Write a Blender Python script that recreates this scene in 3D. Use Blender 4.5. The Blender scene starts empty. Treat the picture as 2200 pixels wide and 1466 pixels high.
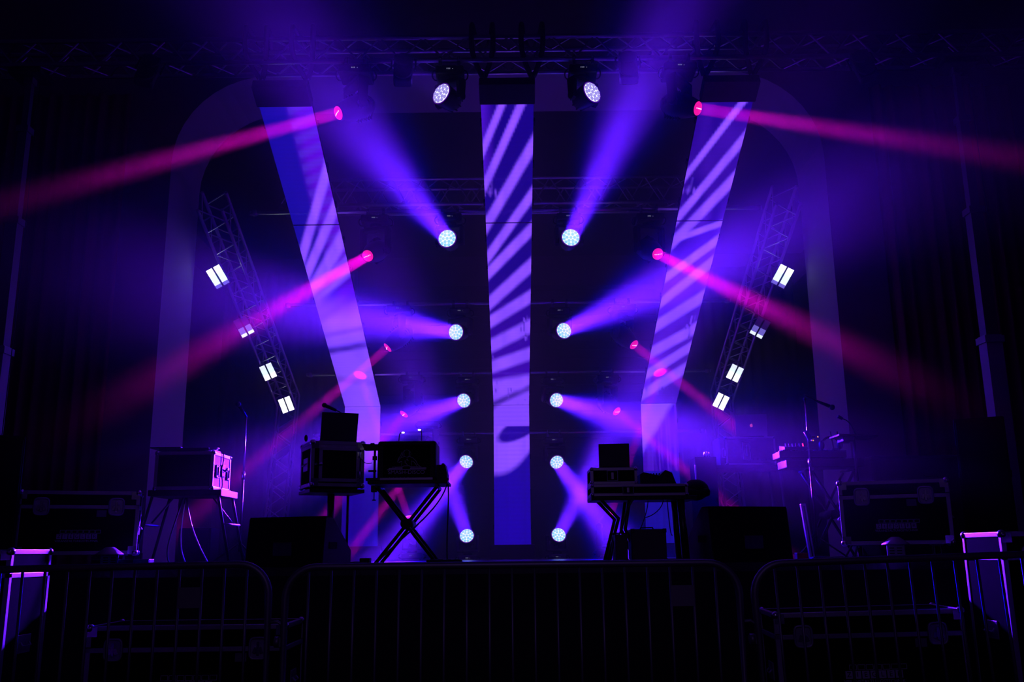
import bpy, bmesh, math, random
from mathutils import Vector, Matrix, Euler

random.seed(7)
S = bpy.context.scene
C = S.collection
R = math.radians

# ------------------------------------------------------------------ camera
FPX = 2000.0                       # focal length in pixels of the 2200 px wide frame
PITCH, ROLL = math.atan(0.227), 0.011
EYE = Vector((0.0, 0.0, 1.17))
_fw = Vector((0, math.cos(PITCH), math.sin(PITCH)))
_u0 = Vector((0, -math.sin(PITCH), math.cos(PITCH)))
_r0 = Vector((1, 0, 0))
CR = _r0 * math.cos(ROLL) - _u0 * math.sin(ROLL)
CU = _r0 * math.sin(ROLL) + _u0 * math.cos(ROLL)
cam_d = bpy.data.cameras.new('camera')
cam_d.sensor_width = 36.0
cam_d.lens = 36.0 * FPX / 2200.0
cam_d.clip_start, cam_d.clip_end = 0.05, 200
cam = bpy.data.objects.new('camera', cam_d)
C.objects.link(cam)
m3 = Matrix((CR, CU, -_fw)).transposed()
cam.matrix_world = Matrix.Translation(EYE) @ m3.to_4x4()
S.camera = cam

# ------------------------------------------------------------------ render look, world, fill light
S.view_settings.view_transform = 'Standard'
S.view_settings.look = 'None'
S.view_settings.gamma = 1.0
S.view_settings.exposure = 0.0
S.view_settings.use_curve_mapping = False
cy = S.cycles
cy.max_bounces = 3
cy.diffuse_bounces = 1
cy.glossy_bounces = 2
cy.transmission_bounces = 2
cy.transparent_max_bounces = 6
cy.volume_bounces = 0
cy.volume_step_rate = 0.8
cy.volume_max_steps = 128
cy.use_denoising = True
cy.caustics_reflective = False
cy.caustics_refractive = False
cy.sample_clamp_indirect = 4.0
W = bpy.data.worlds.new('night')
S.world = W
W.use_nodes = True
W.node_tree.nodes['Background'].inputs[0].default_value = (0.0012, 0.0001, 0.0075, 1)
W.node_tree.nodes['Background'].inputs[1].default_value = 1.0

fill_d = bpy.data.lights.new('fill_light', 'AREA')       # unseen fill lamp added behind the viewer to lift the gear's front faces
fill_d.shape = 'DISK'
fill_d.size = 1.2
fill_d.spread = R(44)
fill_d.color = (0.38, 0.19, 1.0)
fill_d.energy = 1.4
fill = bpy.data.objects.new('fill_light', fill_d)
C.objects.link(fill)
fill.location = (0, -3.0, 4.6)
fill.rotation_euler = (Vector((0, 6.8, 0.7)) - Vector((0, -3.0, 4.6))).to_track_quat('-Z', 'Y').to_euler()

HAZE = 0.075                       # scattering per metre of the stage haze
G_WASH = 0.56
G_HALO = 0.055
G_BEAM = 0.22

STAGE = 1.08
FRONT = 6.9


def ray(px, py):
    u, v = (px - 1100.0) / FPX, (733.0 - py) / FPX
    return _fw + CR * u + CU * v


def at(px, py, Y):
    d = ray(px, py)
    return EYE + d * (Y / d.y)


def SX(px, py, Y):
    return at(px, py, Y).x


# ------------------------------------------------------------------ materials
def _mat(name):
    m = bpy.data.materials.new(name)
    m.use_nodes = True
    return m, m.node_tree, m.node_tree.nodes['Principled BSDF']


def mat(name, col, rough=0.5, metal=0.0, noise=0.0, scale=20.0, bump=0.0, spec=0.5):
    m, t, b = _mat(name)
    b.inputs['Base Color'].default_value = (*col, 1)
    b.inputs['Roughness'].default_value = rough
    b.inputs['Metallic'].default_value = metal
    b.inputs['Specular IOR Level'].default_value = spec
    if noise or bump:
        tc = t.nodes.new('ShaderNodeTexCoord')
        n = t.nodes.new('ShaderNodeTexNoise')
        n.inputs['Scale'].default_value = scale
        n.inputs['Detail'].default_value = 4
        t.links.new(tc.outputs['Object'], n.inputs['Vector'])
        if noise:
            mx = t.nodes.new('ShaderNodeMixRGB')
            mx.inputs[1].default_value = (*[c * (1 - noise) for c in col], 1)
            mx.inputs[2].default_value = (*[min(1, c * (1 + noise)) for c in col], 1)
            t.links.new(n.outputs['Fac'], mx.inputs[0])
            t.links.new(mx.outputs[0], b.inputs['Base Color'])
            mr = t.nodes.new('ShaderNodeMapRange')
            mr.inputs['To Min'].default_value = max(0.02, rough - 0.08)
            mr.inputs['To Max'].default_value = min(1, rough + 0.08)
            t.links.new(n.outputs['Fac'], mr.inputs['Value'])
            t.links.new(mr.outputs[0], b.inputs['Roughness'])
        if bump:
            bp = t.nodes.new('ShaderNodeBump')
            bp.inputs['Strength'].default_value = bump
            bp.inputs['Distance'].default_value = 0.01
            t.links.new(n.outputs['Fac'], bp.inputs['Height'])
            t.links.new(bp.outputs[0], b.inputs['Normal'])
    return m


def emit(name, col, s=1.0, base=(0.02, 0.02, 0.02)):
    m, t, b = _mat(name)
    b.inputs['Base Color'].default_value = (*base, 1)
    b.inputs['Roughness'].default_value = 0.3
    b.inputs['Emission Color'].default_value = (*col, 1)
    b.inputs['Emission Strength'].default_value = s
    m.cycles.emission_sampling = 'NONE'
    return m


M = {}
M['plaster'] = mat('plaster', (0.20, 0.15, 0.17), 0.85, noise=0.10, scale=3, bump=0.1)
M['reveal'] = mat('pale_plaster', (0.26, 0.23, 0.27), 0.8, noise=0.05, scale=3)
M['hall_floor'] = mat('hall_floor', (0.02, 0.018, 0.02), 0.7, noise=0.2)
M['stage_floor'] = mat('stage_floor', (0.05, 0.05, 0.055), 0.28, noise=0.15, scale=5)
M['black_cloth'] = mat('black_cloth', (0.012, 0.012, 0.014), 0.95, noise=0.2, scale=60)
M['curtain'] = mat('hall_curtain', (0.16, 0.045, 0.05), 0.9, noise=0.15, scale=40)
M['black_wall'] = mat('black_wall', (0.02, 0.02, 0.025), 0.6, noise=0.1)
M['black'] = mat('black_plastic', (0.014, 0.014, 0.016), 0.5, noise=0.1, spec=0.3)
M['black_metal'] = mat('black_metal', (0.02, 0.02, 0.022), 0.35, metal=0.0, noise=0.1, scale=40)
M['laminate'] = mat('black_laminate', (0.013, 0.013, 0.014), 0.9, noise=0.15, scale=30, spec=0.0)
M['blue_laminate'] = mat('dark_laminate', (0.05, 0.045, 0.055), 0.7, noise=0.15, scale=30)
M['alu'] = mat('aluminium', (0.62, 0.62, 0.64), 0.34, metal=1.0, noise=0.06, scale=60)
M['alu_edge'] = mat('aluminium_edge', (0.50, 0.49, 0.52), 0.42, metal=0.55, noise=0.08, scale=60)
M['steel'] = mat('galvanised_steel', (0.24, 0.24, 0.26), 0.5, metal=0.8, noise=0.12, scale=60)
M['chrome'] = mat('chrome', (0.75, 0.75, 0.77), 0.22, metal=1.0, noise=0.04)
M['rubber'] = mat('rubber', (0.012, 0.012, 0.012), 0.8, noise=0.1)
M['print'] = mat('pale_print', (0.75, 0.74, 0.78), 0.6, noise=0.05)
M['cable'] = mat('cable_rubber', (0.02, 0.02, 0.022), 0.45, noise=0.1)
M['sling'] = mat('sling_web', (0.012, 0.012, 0.014), 0.9, noise=0.2, scale=80)
M['laptop_grey'] = mat('laptop_shell', (0.45, 0.42, 0.45), 0.5, metal=0.2, noise=0.04)
M['laptop_dark'] = mat('laptop_dark', (0.05, 0.042, 0.05), 0.45, noise=0.05)
M['grille'] = mat('speaker_grille', (0.010, 0.010, 0.011), 0.8, noise=0.3, scale=300, spec=0.15)
M['speaker_paint'] = mat('speaker_paint', (0.012, 0.012, 0.013), 0.85, noise=0.2, scale=120, bump=0.2, spec=0.12)
M['lamp_glass'] = mat('lamp_glass', (0.10, 0.07, 0.07), 0.12, noise=0.1)
M['blue_plastic'] = mat('blue_plastic', (0.03, 0.05, 0.30), 0.5, noise=0.08)
M['white_metal'] = mat('white_metal', (0.5, 0.5, 0.54), 0.5, noise=0.08)
M['paper'] = mat('sign_paper', (0.22, 0.20, 0.22), 0.8, noise=0.08)
M['red'] = mat('red_plastic', (0.45, 0.02, 0.05), 0.5, noise=0.05)
M['wood_dark'] = mat('dark_board', (0.06, 0.045, 0.05), 0.6, noise=0.2)
M['lens_plate'] = emit('lens_plate', (0.95, 0.97, 1.0), 1.5)
M['lens_cell'] = emit('lens_cell', (0.30, 0.72, 1.0), 1.15)
M['lens_front'] = emit('lens_cell_front', (0.45, 0.38, 1.0), 0.9)
M['lens_rim'] = emit('lens_rim', (0.16, 0.0, 0.8), 0.35)
M['beam_lens'] = emit('beam_lens', (0.85, 0.008, 0.33), 1.2)
M['beam_core'] = emit('beam_lens_core', (1.0, 0.35, 0.75), 3.0)
M['display'] = emit('menu_display', (0.25, 0.25, 0.40), 0.7)
M['led_green'] = emit('status_led', (0.5, 0.9, 0.2), 0.9)
M['led_red'] = emit('red_led', (1.0, 0.02, 0.12), 1.4)
M['led_warm'] = emit('warm_led', (1.0, 0.35, 0.15), 0.8)
M['led_white'] = emit('white_led', (0.9, 0.75, 1.0), 3.0)
for i, (c, s) in enumerate((((1, 1, 1), 3.0), ((0.62, 0.95, 1.0), 1.8), ((0.72, 0.80, 1.0), 1.5), ((0.20, 0.15, 0.75), 0.9), ((0.03, 0.006, 0.15), 0.6))):
    M['strobe%d' % i] = emit('strobe_led_%s' % 'abcde'[i], c, s)


# ------------------------------------------------------------------ mesh helpers
class MB:
    """collects shapes into one bmesh, then links them as one object"""

    def __init__(self):
        self.bm = bmesh.new()
        self.slot = 0

    def _new(self, n0):
        self.bm.faces.ensure_lookup_table()
        for f in self.bm.faces[n0:]:
            f.material_index = self.slot

    def box(self, c, s, rot=None, bev=0.0):
        n0 = len(self.bm.faces)
        r = bmesh.ops.create_cube(self.bm, size=1.0)
        vs = r['verts']
        bmesh.ops.scale(self.bm, vec=Vector(s), verts=vs)
        if bev:
            es = list({e for v in vs for e in v.link_edges})
            b = bmesh.ops.bevel(self.bm, geom=es, offset=bev, segments=2, affect='EDGES', profile=0.5)
            vs = list({v for f in b['faces'] for v in f.verts} | {v for v in vs if v.is_valid})
            self.bm.faces.ensure_lookup_table()
            vs = list({v for f in self.bm.faces[n0:] for v in f.verts})
        mt = Matrix.Translation(Vector(c))
        if rot is not None:
            mt = mt @ rot.to_4x4()
        bmesh.ops.transform(self.bm, matrix=mt, verts=vs)
        self._new(n0)
        return self

    def poly(self, pts):
        n0 = len(self.bm.faces)
        self.bm.faces.new([self.bm.verts.new(Vector(p)) for p in pts])
        self._new(n0)
        return self

    def tube(self, pts, r, n=8, closed=False, cap=True, r2=None):
        n0 = len(self.bm.faces)
        pts = [Vector(p) for p in pts]
        k = len(pts)
        rings = []
        prev = None
        for i, p in enumerate(pts):
            if closed:
                d = pts[(i + 1) % k] - pts[i - 1]
            elif i == 0:
                d = pts[1] - pts[0]
            elif i == k - 1:
                d = pts[-1] - pts[-2]
            else:
                d = (pts[i + 1] - p).normalized() + (p - pts[i - 1]).normalized()
            if d.length < 1e-9:
                d = Vector((0, 0, 1))
            d.normalize()
            if prev is None:
                a = Vector((0, 0, 1)) if abs(d.z) < 0.9 else Vector((1, 0, 0))
                e1 = d.cross(a).normalized()
            else:
                e1 = prev - d * prev.dot(d)
                if e1.length < 1e-6:
                    e1 = d.orthogonal()
                e1.normalize()
            prev = e1
            e2 = d.cross(e1)
            rr = r if r2 is None else r + (r2 - r) * i / (k - 1)
            rings.append([self.bm.verts.new(p + (e1 * math.cos(2 * math.pi * j / n) + e2 * math.sin(2 * math.pi * j / n)) * rr) for j in range(n)])
        m = k if closed else k - 1
        for i in range(m):
            A, B = rings[i], rings[(i + 1) % k]
            for j in range(n):
                f = self.bm.faces.new((A[j], A[(j + 1) % n], B[(j + 1) % n], B[j]))
                f.smooth = True
        if cap and not closed:
            self.bm.faces.new(rings[0][::-1])
            self.bm.faces.new(rings[-1])
        self._new(n0)
        return self

    def lathe(self, prof, axis='Z', n=24, origin=(0, 0, 0), rot=None, smooth=True):
        """prof: list of (radius, height) swept round an axis"""
        n0 = len(self.bm.faces)
        o = Vector(origin)
        rings = []
        for r, h in prof:
            ring = []
            for j in range(n if r > 1e-6 else 1):
                a = 2 * math.pi * j / n
                x, y = r * math.cos(a), r * math.sin(a)
                p = {'Z': Vector((x, y, h)), 'X': Vector((h, x, y)), 'Y': Vector((y, h, x))}[axis]
                if rot is not None:
                    p = rot @ p
                ring.append(self.bm.verts.new(o + p))
            rings.append(ring)
        for A, B in zip(rings, rings[1:]):
            for j in range(n):
                a, b = A[j % len(A)], A[(j + 1) % len(A)]
                c, d = B[(j + 1) % len(B)], B[j % len(B)]
                vs = []
                for v in (a, b, c, d):
                    if v not in vs:
                        vs.append(v)
                if len(vs) >= 3:
                    f = self.bm.faces.new(vs)
                    f.smooth = smooth
        for ring, rev in ((rings[0], True), (rings[-1], False)):
            if len(ring) > 2:
                self.bm.faces.new(ring[::-1] if rev else ring)
        self._new(n0)
        return self

    def sphere(self, c, r, sc=(1, 1, 1), n=12, rot=None):
        n0 = len(self.bm.faces)
        q = bmesh.ops.create_uvsphere(self.bm, u_segments=n, v_segments=max(6, n // 2), radius=r)
        mt = Matrix.Translation(Vector(c))
        if rot is not None:
            mt = mt @ rot.to_4x4()
        bmesh.ops.transform(self.bm, matrix=mt @ Matrix.Diagonal((*sc, 1)), verts=q['verts'])
        self.bm.faces.ensure_lookup_table()
        for f in self.bm.faces[n0:]:
            f.smooth = True
        self._new(n0)
        return self

    def prism(self, pts, d):
        """a polygon pushed along d"""
        n0 = len(self.bm.faces)
        d = Vector(d)
        A = [self.bm.verts.new(Vector(p)) for p in pts]
        B = [self.bm.verts.new(Vector(p) + d) for p in pts]
        k = len(A)
        self.bm.faces.new(A)
        self.bm.faces.new(B[::-1])
        for i in range(k):
            self.bm.faces.new((A[i], B[i], B[(i + 1) % k], A[(i + 1) % k]))
        self._new(n0)
        return self

    def ribbon(self, pts, w, nrm, th=0.002):
        """a flat raised stroke of width w along pts on a surface with normal nrm"""
        nrm = Vector(nrm)
        pts = [Vector(p) for p in pts]
        for a, b in zip(pts, pts[1:]):
            d = (b - a)
            if d.length < 1e-7:
                continue
            s = d.normalized().cross(nrm).normalized() * (w / 2)
            e = d.normalized() * (w * 0.3)
            self.prism([a + s - e, a - s - e, b - s + e, b + s + e], nrm * th)
        return self

    def mesh(self, mesh, mt):
        n0 = len(self.bm.faces)
        v0 = len(self.bm.verts)
        self.bm.from_mesh(mesh)
        self.bm.verts.ensure_lookup_table()
        bmesh.ops.transform(self.bm, matrix=mt, verts=self.bm.verts[v0:])
        self._new(n0)
        return self

    def build(self, name, ms, parent=None, loc=None, rot=None, fix=True):
        if fix:
            bmesh.ops.recalc_face_normals(self.bm, faces=self.bm.faces[:])
        me = bpy.data.meshes.new(name)
        self.bm.to_mesh(me)
        self.bm.free()
        for m_ in (ms if isinstance(ms, (list, tuple)) else [ms]):
            me.materials.append(m_)
        o = bpy.data.objects.new(name, me)
        C.objects.link(o)
        if parent is not None:
            o.parent = parent
        if loc is not None:
            o.location = loc
        if rot is not None:
            o.rotation_euler = rot
        return o


def tag(o, label=None, cat=None, group=None, kind=None):
    if label:
        o['label'] = label
    if cat:
        o['category'] = cat
    if group:
        o['group'] = group
    if kind:
        o['kind'] = kind
    return o


def thing(name, label, cat, loc=(0, 0, 0), rot=(0, 0, 0), group=None):
    o = bpy.data.objects.new(name, None)
    o.empty_display_size = 0.1
    C.objects.link(o)
    o.location = loc
    o.rotation_euler = rot
    return tag(o, label, cat, group)


def copy_tree(o, parent=None):
    c = o.copy()
    C.objects.link(c)
    if parent is not None:
        c.parent = parent
    for ch in list(o.children):
        if ch.type != 'LIGHT':              # every lamp gets its own light
            copy_tree(ch, c)
    return c


def text_mesh(s, size, align='CENTER', depth=0.0015):
    cu = bpy.data.curves.new('lettering', 'FONT')
    cu.body = s
    cu.size = size
    cu.align_x = align
    cu.align_y = 'CENTER'
    cu.extrude = depth
    ob = bpy.data.objects.new('lettering', cu)
    C.objects.link(ob)
    bpy.context.view_layer.update()
    me = bpy.data.meshes.new_from_object(ob.evaluated_get(bpy.context.evaluated_depsgraph_get()))
    bpy.data.objects.remove(ob)
    bpy.data.curves.remove(cu)
    return me


FACE_FRONT = Matrix.Rotation(R(90), 4, 'X')      # lettering laid in x-y stands up on a -Y face


def bez(p0, p1, p2, p3, n=10):
    p0, p1, p2, p3 = map(Vector, (p0, p1, p2, p3))
    out = []
    for i in range(n + 1):
        t = i / n
        out.append(p0 * (1 - t) ** 3 + p1 * 3 * t * (1 - t) ** 2 + p2 * 3 * t * t * (1 - t) + p3 * t ** 3)
    return out


# ------------------------------------------------------------------ the slope the rig follows: from the front truss back and down to the rear of the stage
SLOPE_Y, SLOPE_Z, SLOPE_K = 13.03, 3.20, -0.43     # kink point and dz/dy


def slope_z(Y):
    return SLOPE_Z + SLOPE_K * (Y - SLOPE_Y)


def on_slope(px, py, off=0.0):
    """point where a sight line meets the sloping plane (or the upright one under its lower edge)"""
    d = ray(px, py)
    t = (SLOPE_Z - SLOPE_K * SLOPE_Y + off - EYE.z) / (d.z - SLOPE_K * d.y)
    p = EYE + d * t
    if p.y > SLOPE_Y:
        p = at(px, py, SLOPE_Y)
    return p


# ================================================================== setting
def structure(name, mb, m):
    return tag(mb.build(name, m), kind='structure')


structure('floor', MB().box((0, 5.5, -0.05), (30, 25, 0.1)), M['hall_floor'])
structure('stage_platform', MB().box((-0.1, (FRONT + 18) / 2, STAGE / 2), (13.6, 18 - FRONT, STAGE)), M['stage_floor'])
structure('stage_skirt', MB().box((-0.1, FRONT - 0.012, 0.51), (13.6, 0.02, 1.02)), M['black_cloth'])
# front wall of the stage house with its wide round-cornered opening
WX0, WX1, WTOP, WR = -3.61, 3.35, 6.26, 1.0
WY0, WY1 = 9.25, 10.15


def opening(x0, x1, top, r, n=10):
    pts = [(x0, STAGE)]
    for i in range(n + 1):
        a = math.pi - i * math.pi / 2 / n
        pts.append((x0 + r + r * math.cos(a), top - r + r * math.sin(a)))
    for i in range(n + 1):
        a = math.pi / 2 - i * math.pi / 2 / n
        pts.append((x1 - r + r * math.cos(a), top - r + r * math.sin(a)))
    pts.append((x1, STAGE))
    return pts


op = opening(WX0, WX1, WTOP, WR)
wb = MB()
X0, X1, ZT = -9.5, 9.3, 8.6
half = len(op) // 2


def quad_strip(y, flip):
    # left pier, head, right pier as simple quads between the opening curve and the wall's outline
    for (a, b) in zip(op, op[1:]):
        def out(p):
            if p[0] <= WX0 + WR and p[1] < WTOP - 1e-6:
                t = (p[1] - (WTOP - WR)) / WR
                if t <= 0:
                    return (X0, p[1])
                return (X0, WTOP - WR + (ZT - WTOP + WR) * t)
            if p[0] >= WX1 - WR and p[1] < WTOP - 1e-6:
                t = (p[1] - (WTOP - WR)) / WR
                if t <= 0:
                    return (X1, p[1])
                return (X1, WTOP - WR + (ZT - WTOP + WR) * t)
            return (X0, ZT) if p[0] < 0 else (X1, ZT)
        oa, ob = out(a), out(b)
        pts = [(a[0], y, a[1]), (b[0], y, b[1]), (ob[0], y, ob[1])]
        if (Vector(oa) - Vector(ob)).length > 1e-6:
            pts.append((oa[0], y, oa[1]))
        wb.poly(pts)


wb.slot = 0
quad_strip(WY0, False)
quad_strip(WY1, True)
wb.slot = 1
for (a, b) in zip(op, op[1:]):
    wb.poly([(a[0], WY0, a[1]), (b[0], WY0, b[1]), (b[0], WY1, b[1]), (a[0], WY1, a[1])])
bmesh.ops.remove_doubles(wb.bm, verts=wb.bm.verts[:], dist=1e-5)
structure('wall_front', wb, [M['plaster'], M['reveal']])
bw_ = MB().box((0, 17.5, 3.6), (12, 0.1, 5.1))
for k in range(30):
    bw_.box((0, 17.43, 1.25 + 0.17 * k), (11.8, 0.04, 0.09))
structure('wall_back', bw_, M['black_wall'])
structure('wall_left', MB().box((-5.6, 13.8, 3.6), (0.1, 7.3, 5.1)), M['black_wall'])
structure('wall_right', MB().box((5.5, 13.8, 3.6), (0.1, 7.3, 5.1)), M['black_wall'])
structure('ceiling', MB().box((0, 13.8, 6.9), (11.4, 7.4, 0.1)), M['black_wall'])


def drape(name, x0, x1, y, z0, z1, folds, amp, m, label, cat, group=None):
    b = MB()
    n = folds * 10
    rnd = random.Random(hash(name + str(round(x0, 2))) % 999 if False else int(abs(x0) * 100))
    ph = [rnd.uniform(-0.5, 0.5) for _ in range(folds + 2)]
    cols = []
    for i in range(n + 1):
        t = i / n
        k = t * folds
        a = amp * (0.6 + 0.4 * math.sin(k * 1.7)) * math.sin(2 * math.pi * k + ph[int(k)] * 0.6)
        x = x0 + (x1 - x0) * t
        cols.append((x, y + a))
    for dy, rev in ((0, False), (0.012, True)):
        vs = [[b.bm.verts.new((x, yy + dy, z)) for z in (z0, (z0 + z1) / 2, z1)] for x, yy in cols]
        for A, B in zip(vs, vs[1:]):
            for j in range(2):
                f = b.bm.faces.new((A[j], B[j], B[j + 1], A[j + 1]))
                f.smooth = True
    o = b.build(name, m)
    return tag(o, label, cat, group)


# ================================================================== haze
hz = bpy.data.materials.new('stage_haze')
hz.use_nodes = True
ht = hz.node_tree
ht.nodes.clear()
ho = ht.nodes.new('ShaderNodeOutputMaterial')
hs = ht.nodes.new('ShaderNodeVolumeScatter')
hs.inputs['Color'].default_value = (1, 1, 1, 1)
hs.inputs['Anisotropy'].default_value = 0.0
hg = ht.nodes.new('ShaderNodeNewGeometry')
hx = ht.nodes.new('ShaderNodeSeparateXYZ')
ht.links.new(hg.outputs['Position'], hx.inputs[0])


def hmap(sock, a, b, c, d):
    n = ht.nodes.new('ShaderNodeMapRange')
    n.interpolation_type = 'SMOOTHSTEP'
    for k, v in zip(('From Min', 'From Max', 'To Min', 'To Max'), (a, b, c, d)):
        n.inputs[k].default_value = v
    ht.links.new(sock, n.inputs['Value'])
    return n.outputs[0]


def hmul(a, b):
    n = ht.nodes.new('ShaderNodeMath')
    n.operation = 'MULTIPLY'
    for i, q in enumerate((a, b)):
        if isinstance(q, float):
            n.inputs[i].default_value = q
        else:
            ht.links.new(q, n.inputs[i])
    return n.outputs[0]


hn = ht.nodes.new('ShaderNodeTexNoise')
hn.inputs['Scale'].default_value = 0.9
hn.inputs['Detail'].default_value = 2.0
ht.links.new(hg.outputs['Position'], hn.inputs['Vector'])
# the haze thins out from the stage towards the hall, and drifts a little unevenly
hs_ = ht.nodes.new('ShaderNodeMath')          # its front edge leans: it hangs further forward up high
hs_.operation = 'MULTIPLY_ADD'
hs_.inputs[1].default_value = 0.9
ht.links.new(hx.outputs['Z'], hs_.inputs[0])
ht.links.new(hx.outputs['Y'], hs_.inputs[2])
hd_ = hmul(hmap(hs_.outputs[0], 7.6, 12.8, 0.0, 1.0), hmap(hn.outputs['Fac'], 0.3, 0.7, 0.7, 1.3))
ha = ht.nodes.new('ShaderNodeMath')
ha.operation = 'ABSOLUTE'
ht.links.new(hx.outputs['X'], ha.inputs[0])
hd_ = hmul(hd_, hmap(ha.outputs[0], 1.8, 4.4, 1.0, 0.18))
ht.links.new(hmul(hd_, HAZE), hs.inputs['Density'])
ht.links.new(hs.outputs[0], ho.inputs['Volume'])
hb = MB().box((0, 10.2, 4.88), (17, 14.4, 9.74)).build('haze', hz)
tag(hb, 'thin blue violet stage haze hanging in the air around the beams', 'haze', kind='stuff')


# ================================================================== trusses and bars
def box_truss(parent, path, s, bay, up=Vector((0, 0, 1)), side=None, rc=0.024, rb=0.010):
    """four chords along a path of points, zig-zag bracing on the four faces"""
    path = [Vector(p) for p in path]
    offs = []
    for i, p in enumerate(path):
        d = (path[min(i + 1, len(path) - 1)] - path[max(i - 1, 0)]).normalized()
        e1 = side if side is not None else d.cross(up).normalized()
        e2 = e1.cross(d).normalized()
        offs.append((e1, e2))
    q = ((-1, -1), (1, -1), (1, 1), (-1, 1))

    def corner(i, k):
        e1, e2 = offs[i]
        return path[i] + e1 * (q[k][0] * s / 2) + e2 * (q[k][1] * s / 2)
    for k in range(4):
        MB().tube([corner(i, k) for i in range(len(path))], rc, 8).build('chord', M['alu'], parent)
    b = MB()
    for i in range(len(path) - 1):
        L = (path[i + 1] - path[i]).length
        n = max(1, round(L / bay))
        for k in range(4):
            a0, a1 = corner(i, k), corner(i + 1, k)
            b0, b1 = corner(i, (k + 1) % 4), corner(i + 1, (k + 1) % 4)
            for j in range(n):
                p = a0.lerp(a1, j / n)
                pm = b0.lerp(b1, (j + 0.5) / n)
                p2 = a0.lerp(a1, (j + 1) / n)
                b.tube([p, pm], rb, 5, cap=False)
                b.tube([pm, p2], rb, 5, cap=False)
    b.build('bracing', M['alu'], parent)


TR_Y, TR_Z, TR_S = 7.965, 5.75, 0.235
t = thing('lighting_truss', 'long aluminium box truss spanning the whole front above the stage', 'truss', (0, TR_Y, TR_Z))
box_truss(t, [(-7.4, 0, 0), (7.4, 0, 0)], TR_S, 0.40)
rt = thing('lighting_truss', 'dim box truss high at the back, crossing behind the three screens', 'truss', (0, 11.2, 5.62))
box_truss(rt, [(-2.9, 0, 0), (2.7, 0, 0)], 0.34, 0.40)

BARS = []
for py, Y, txt in ((452, 9.62, 'topmost thin bar crossing behind the screens, level with the upper wash lights'),
                   (651, 11.27, 'second thin bar from the top, behind the screens'),
                   (801, 12.67, 'third thin bar from the top, just above the screens\' fold'),
                   (931, 13.24, 'lowest thin bar, crossing behind the upright screen ends')):
    p = at(1097, py, Y)
    BARS.append(p)
    o = thing('lighting_bar', txt, 'bar', (0, p.y, p.z))
    MB().tube([(-2.85, 0, 0), (2.75, 0, 0)], 0.022, 10).build('pipe', M['alu'], o)
    for x in (-2.8, 2.7):
        MB().lathe([(0.03, -0.03), (0.036, 0), (0.03, 0.03)], 'X', 10, (x, 0, 0)).build('end_collar', M['steel'], o)
FT = Vector((0, TR_Y - TR_S / 2, TR_Z - TR_S / 2))

# the two bent trusses at the stage sides
for sx, xs, lab in ((-1, (-3.22, -3.22, -3.36), 'aluminium truss leaning up beside the left screen, carrying four strobe panels'),
                    (1, (2.98, 3.00, 3.10), 'aluminium truss leaning up beside the right screen, carrying four strobe panels')):
    ytop = 9.45
    o = thing('bent_truss', lab, 'truss', (xs[2], 13.25, STAGE))
    off = Vector((xs[2], 13.25, STAGE))
    path = [Vector((xs[0], ytop, slope_z(ytop) + 0.16)) - off, Vector((xs[1], 13.2, slope_z(13.2) + 0.2)) - off, Vector((xs[2], 13.25, STAGE + 0.02)) - off]
    box_truss(o, path, 0.26, 0.36, side=Vector((1, 0, 0)), rc=0.020, rb=0.008)
    MB().box((0, 0, 0.01), (0.5, 0.5, 0.02)).build('base_plate', M['steel'], o)


# ================================================================== LED ribbon screens
def img_uv(x_mid, half, px, py):
    """panel coordinates (u across 0..1, metres down the ribbon) of a point of the picture the screen shows"""
    p = on_slope(px, py)
    u = (p.x - x_mid + half) / (2 * half)
    if p.y >= SLOPE_Y - 1e-6:
        v = LSL + (SLOPE_Z - p.z)
    else:
        v = (Vector((0, p.y, p.z)) - Vector((0, SC_TOPY, slope_z(SC_TOPY)))).length * (1 if p.y > SC_TOPY else -1)
    return u, v


SC_TOPY = 8.08
LSL = math.hypot(SLOPE_Y - SC_TOPY, slope_z(SC_TOPY) - SLOPE_Z)
LVT = SLOPE_Z - (STAGE + 0.19)

sm, stt, sb = _mat('led_screen_face')
sb.inputs['Base Color'].default_value = (0.13, 0.13, 0.135, 1)
sb.inputs['Roughness'].default_value = 0.45
sa = stt.nodes.new('ShaderNodeAttribute')
sa.attribute_name = 'picture'
stt.links.new(sa.outputs['Color'], sb.inputs['Emission Color'])
sb.inputs['Emission Strength'].default_value = 1.85
sp_t = stt.nodes.new('ShaderNodeBsdfTransparent')       # the gaps of the LED mesh
sp_m = stt.nodes.new('ShaderNodeMixShader')
sp_m.inputs[0].default_value = 0.86
stt.links.new(sp_t.outputs[0], sp_m.inputs[1])
stt.links.new(sb.outputs[0], sp_m.inputs[2])
stt.links.new(sp_m.outputs[0], stt.nodes['Material Output'].inputs['Surface'])
sm.cycles.emission_sampling = 'NONE'
M['screen'] = sm

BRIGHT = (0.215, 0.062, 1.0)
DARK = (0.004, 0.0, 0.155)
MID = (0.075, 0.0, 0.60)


def lerp3(a, b, t):
    t = max(0.0, min(1.0, t))
    return tuple(a[i] + (b[i] - a[i]) * t for i in range(3))


def hash2(i, j):
    x = math.sin(i * 127.1 + j * 311.7) * 43758.5453
    return x - math.floor(x)


def vnoise(x, y):
    i, j = math.floor(x), math.floor(y)
    f, g = x - i, y - j
    f, g = f * f * (3 - 2 * f), g * g * (3 - 2 * g)
    a = hash2(i, j) * (1 - f) + hash2(i + 1, j) * f
    b = hash2(i, j + 1) * (1 - f) + hash2(i + 1, j + 1) * f
    return a * (1 - g) + b * g


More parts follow.
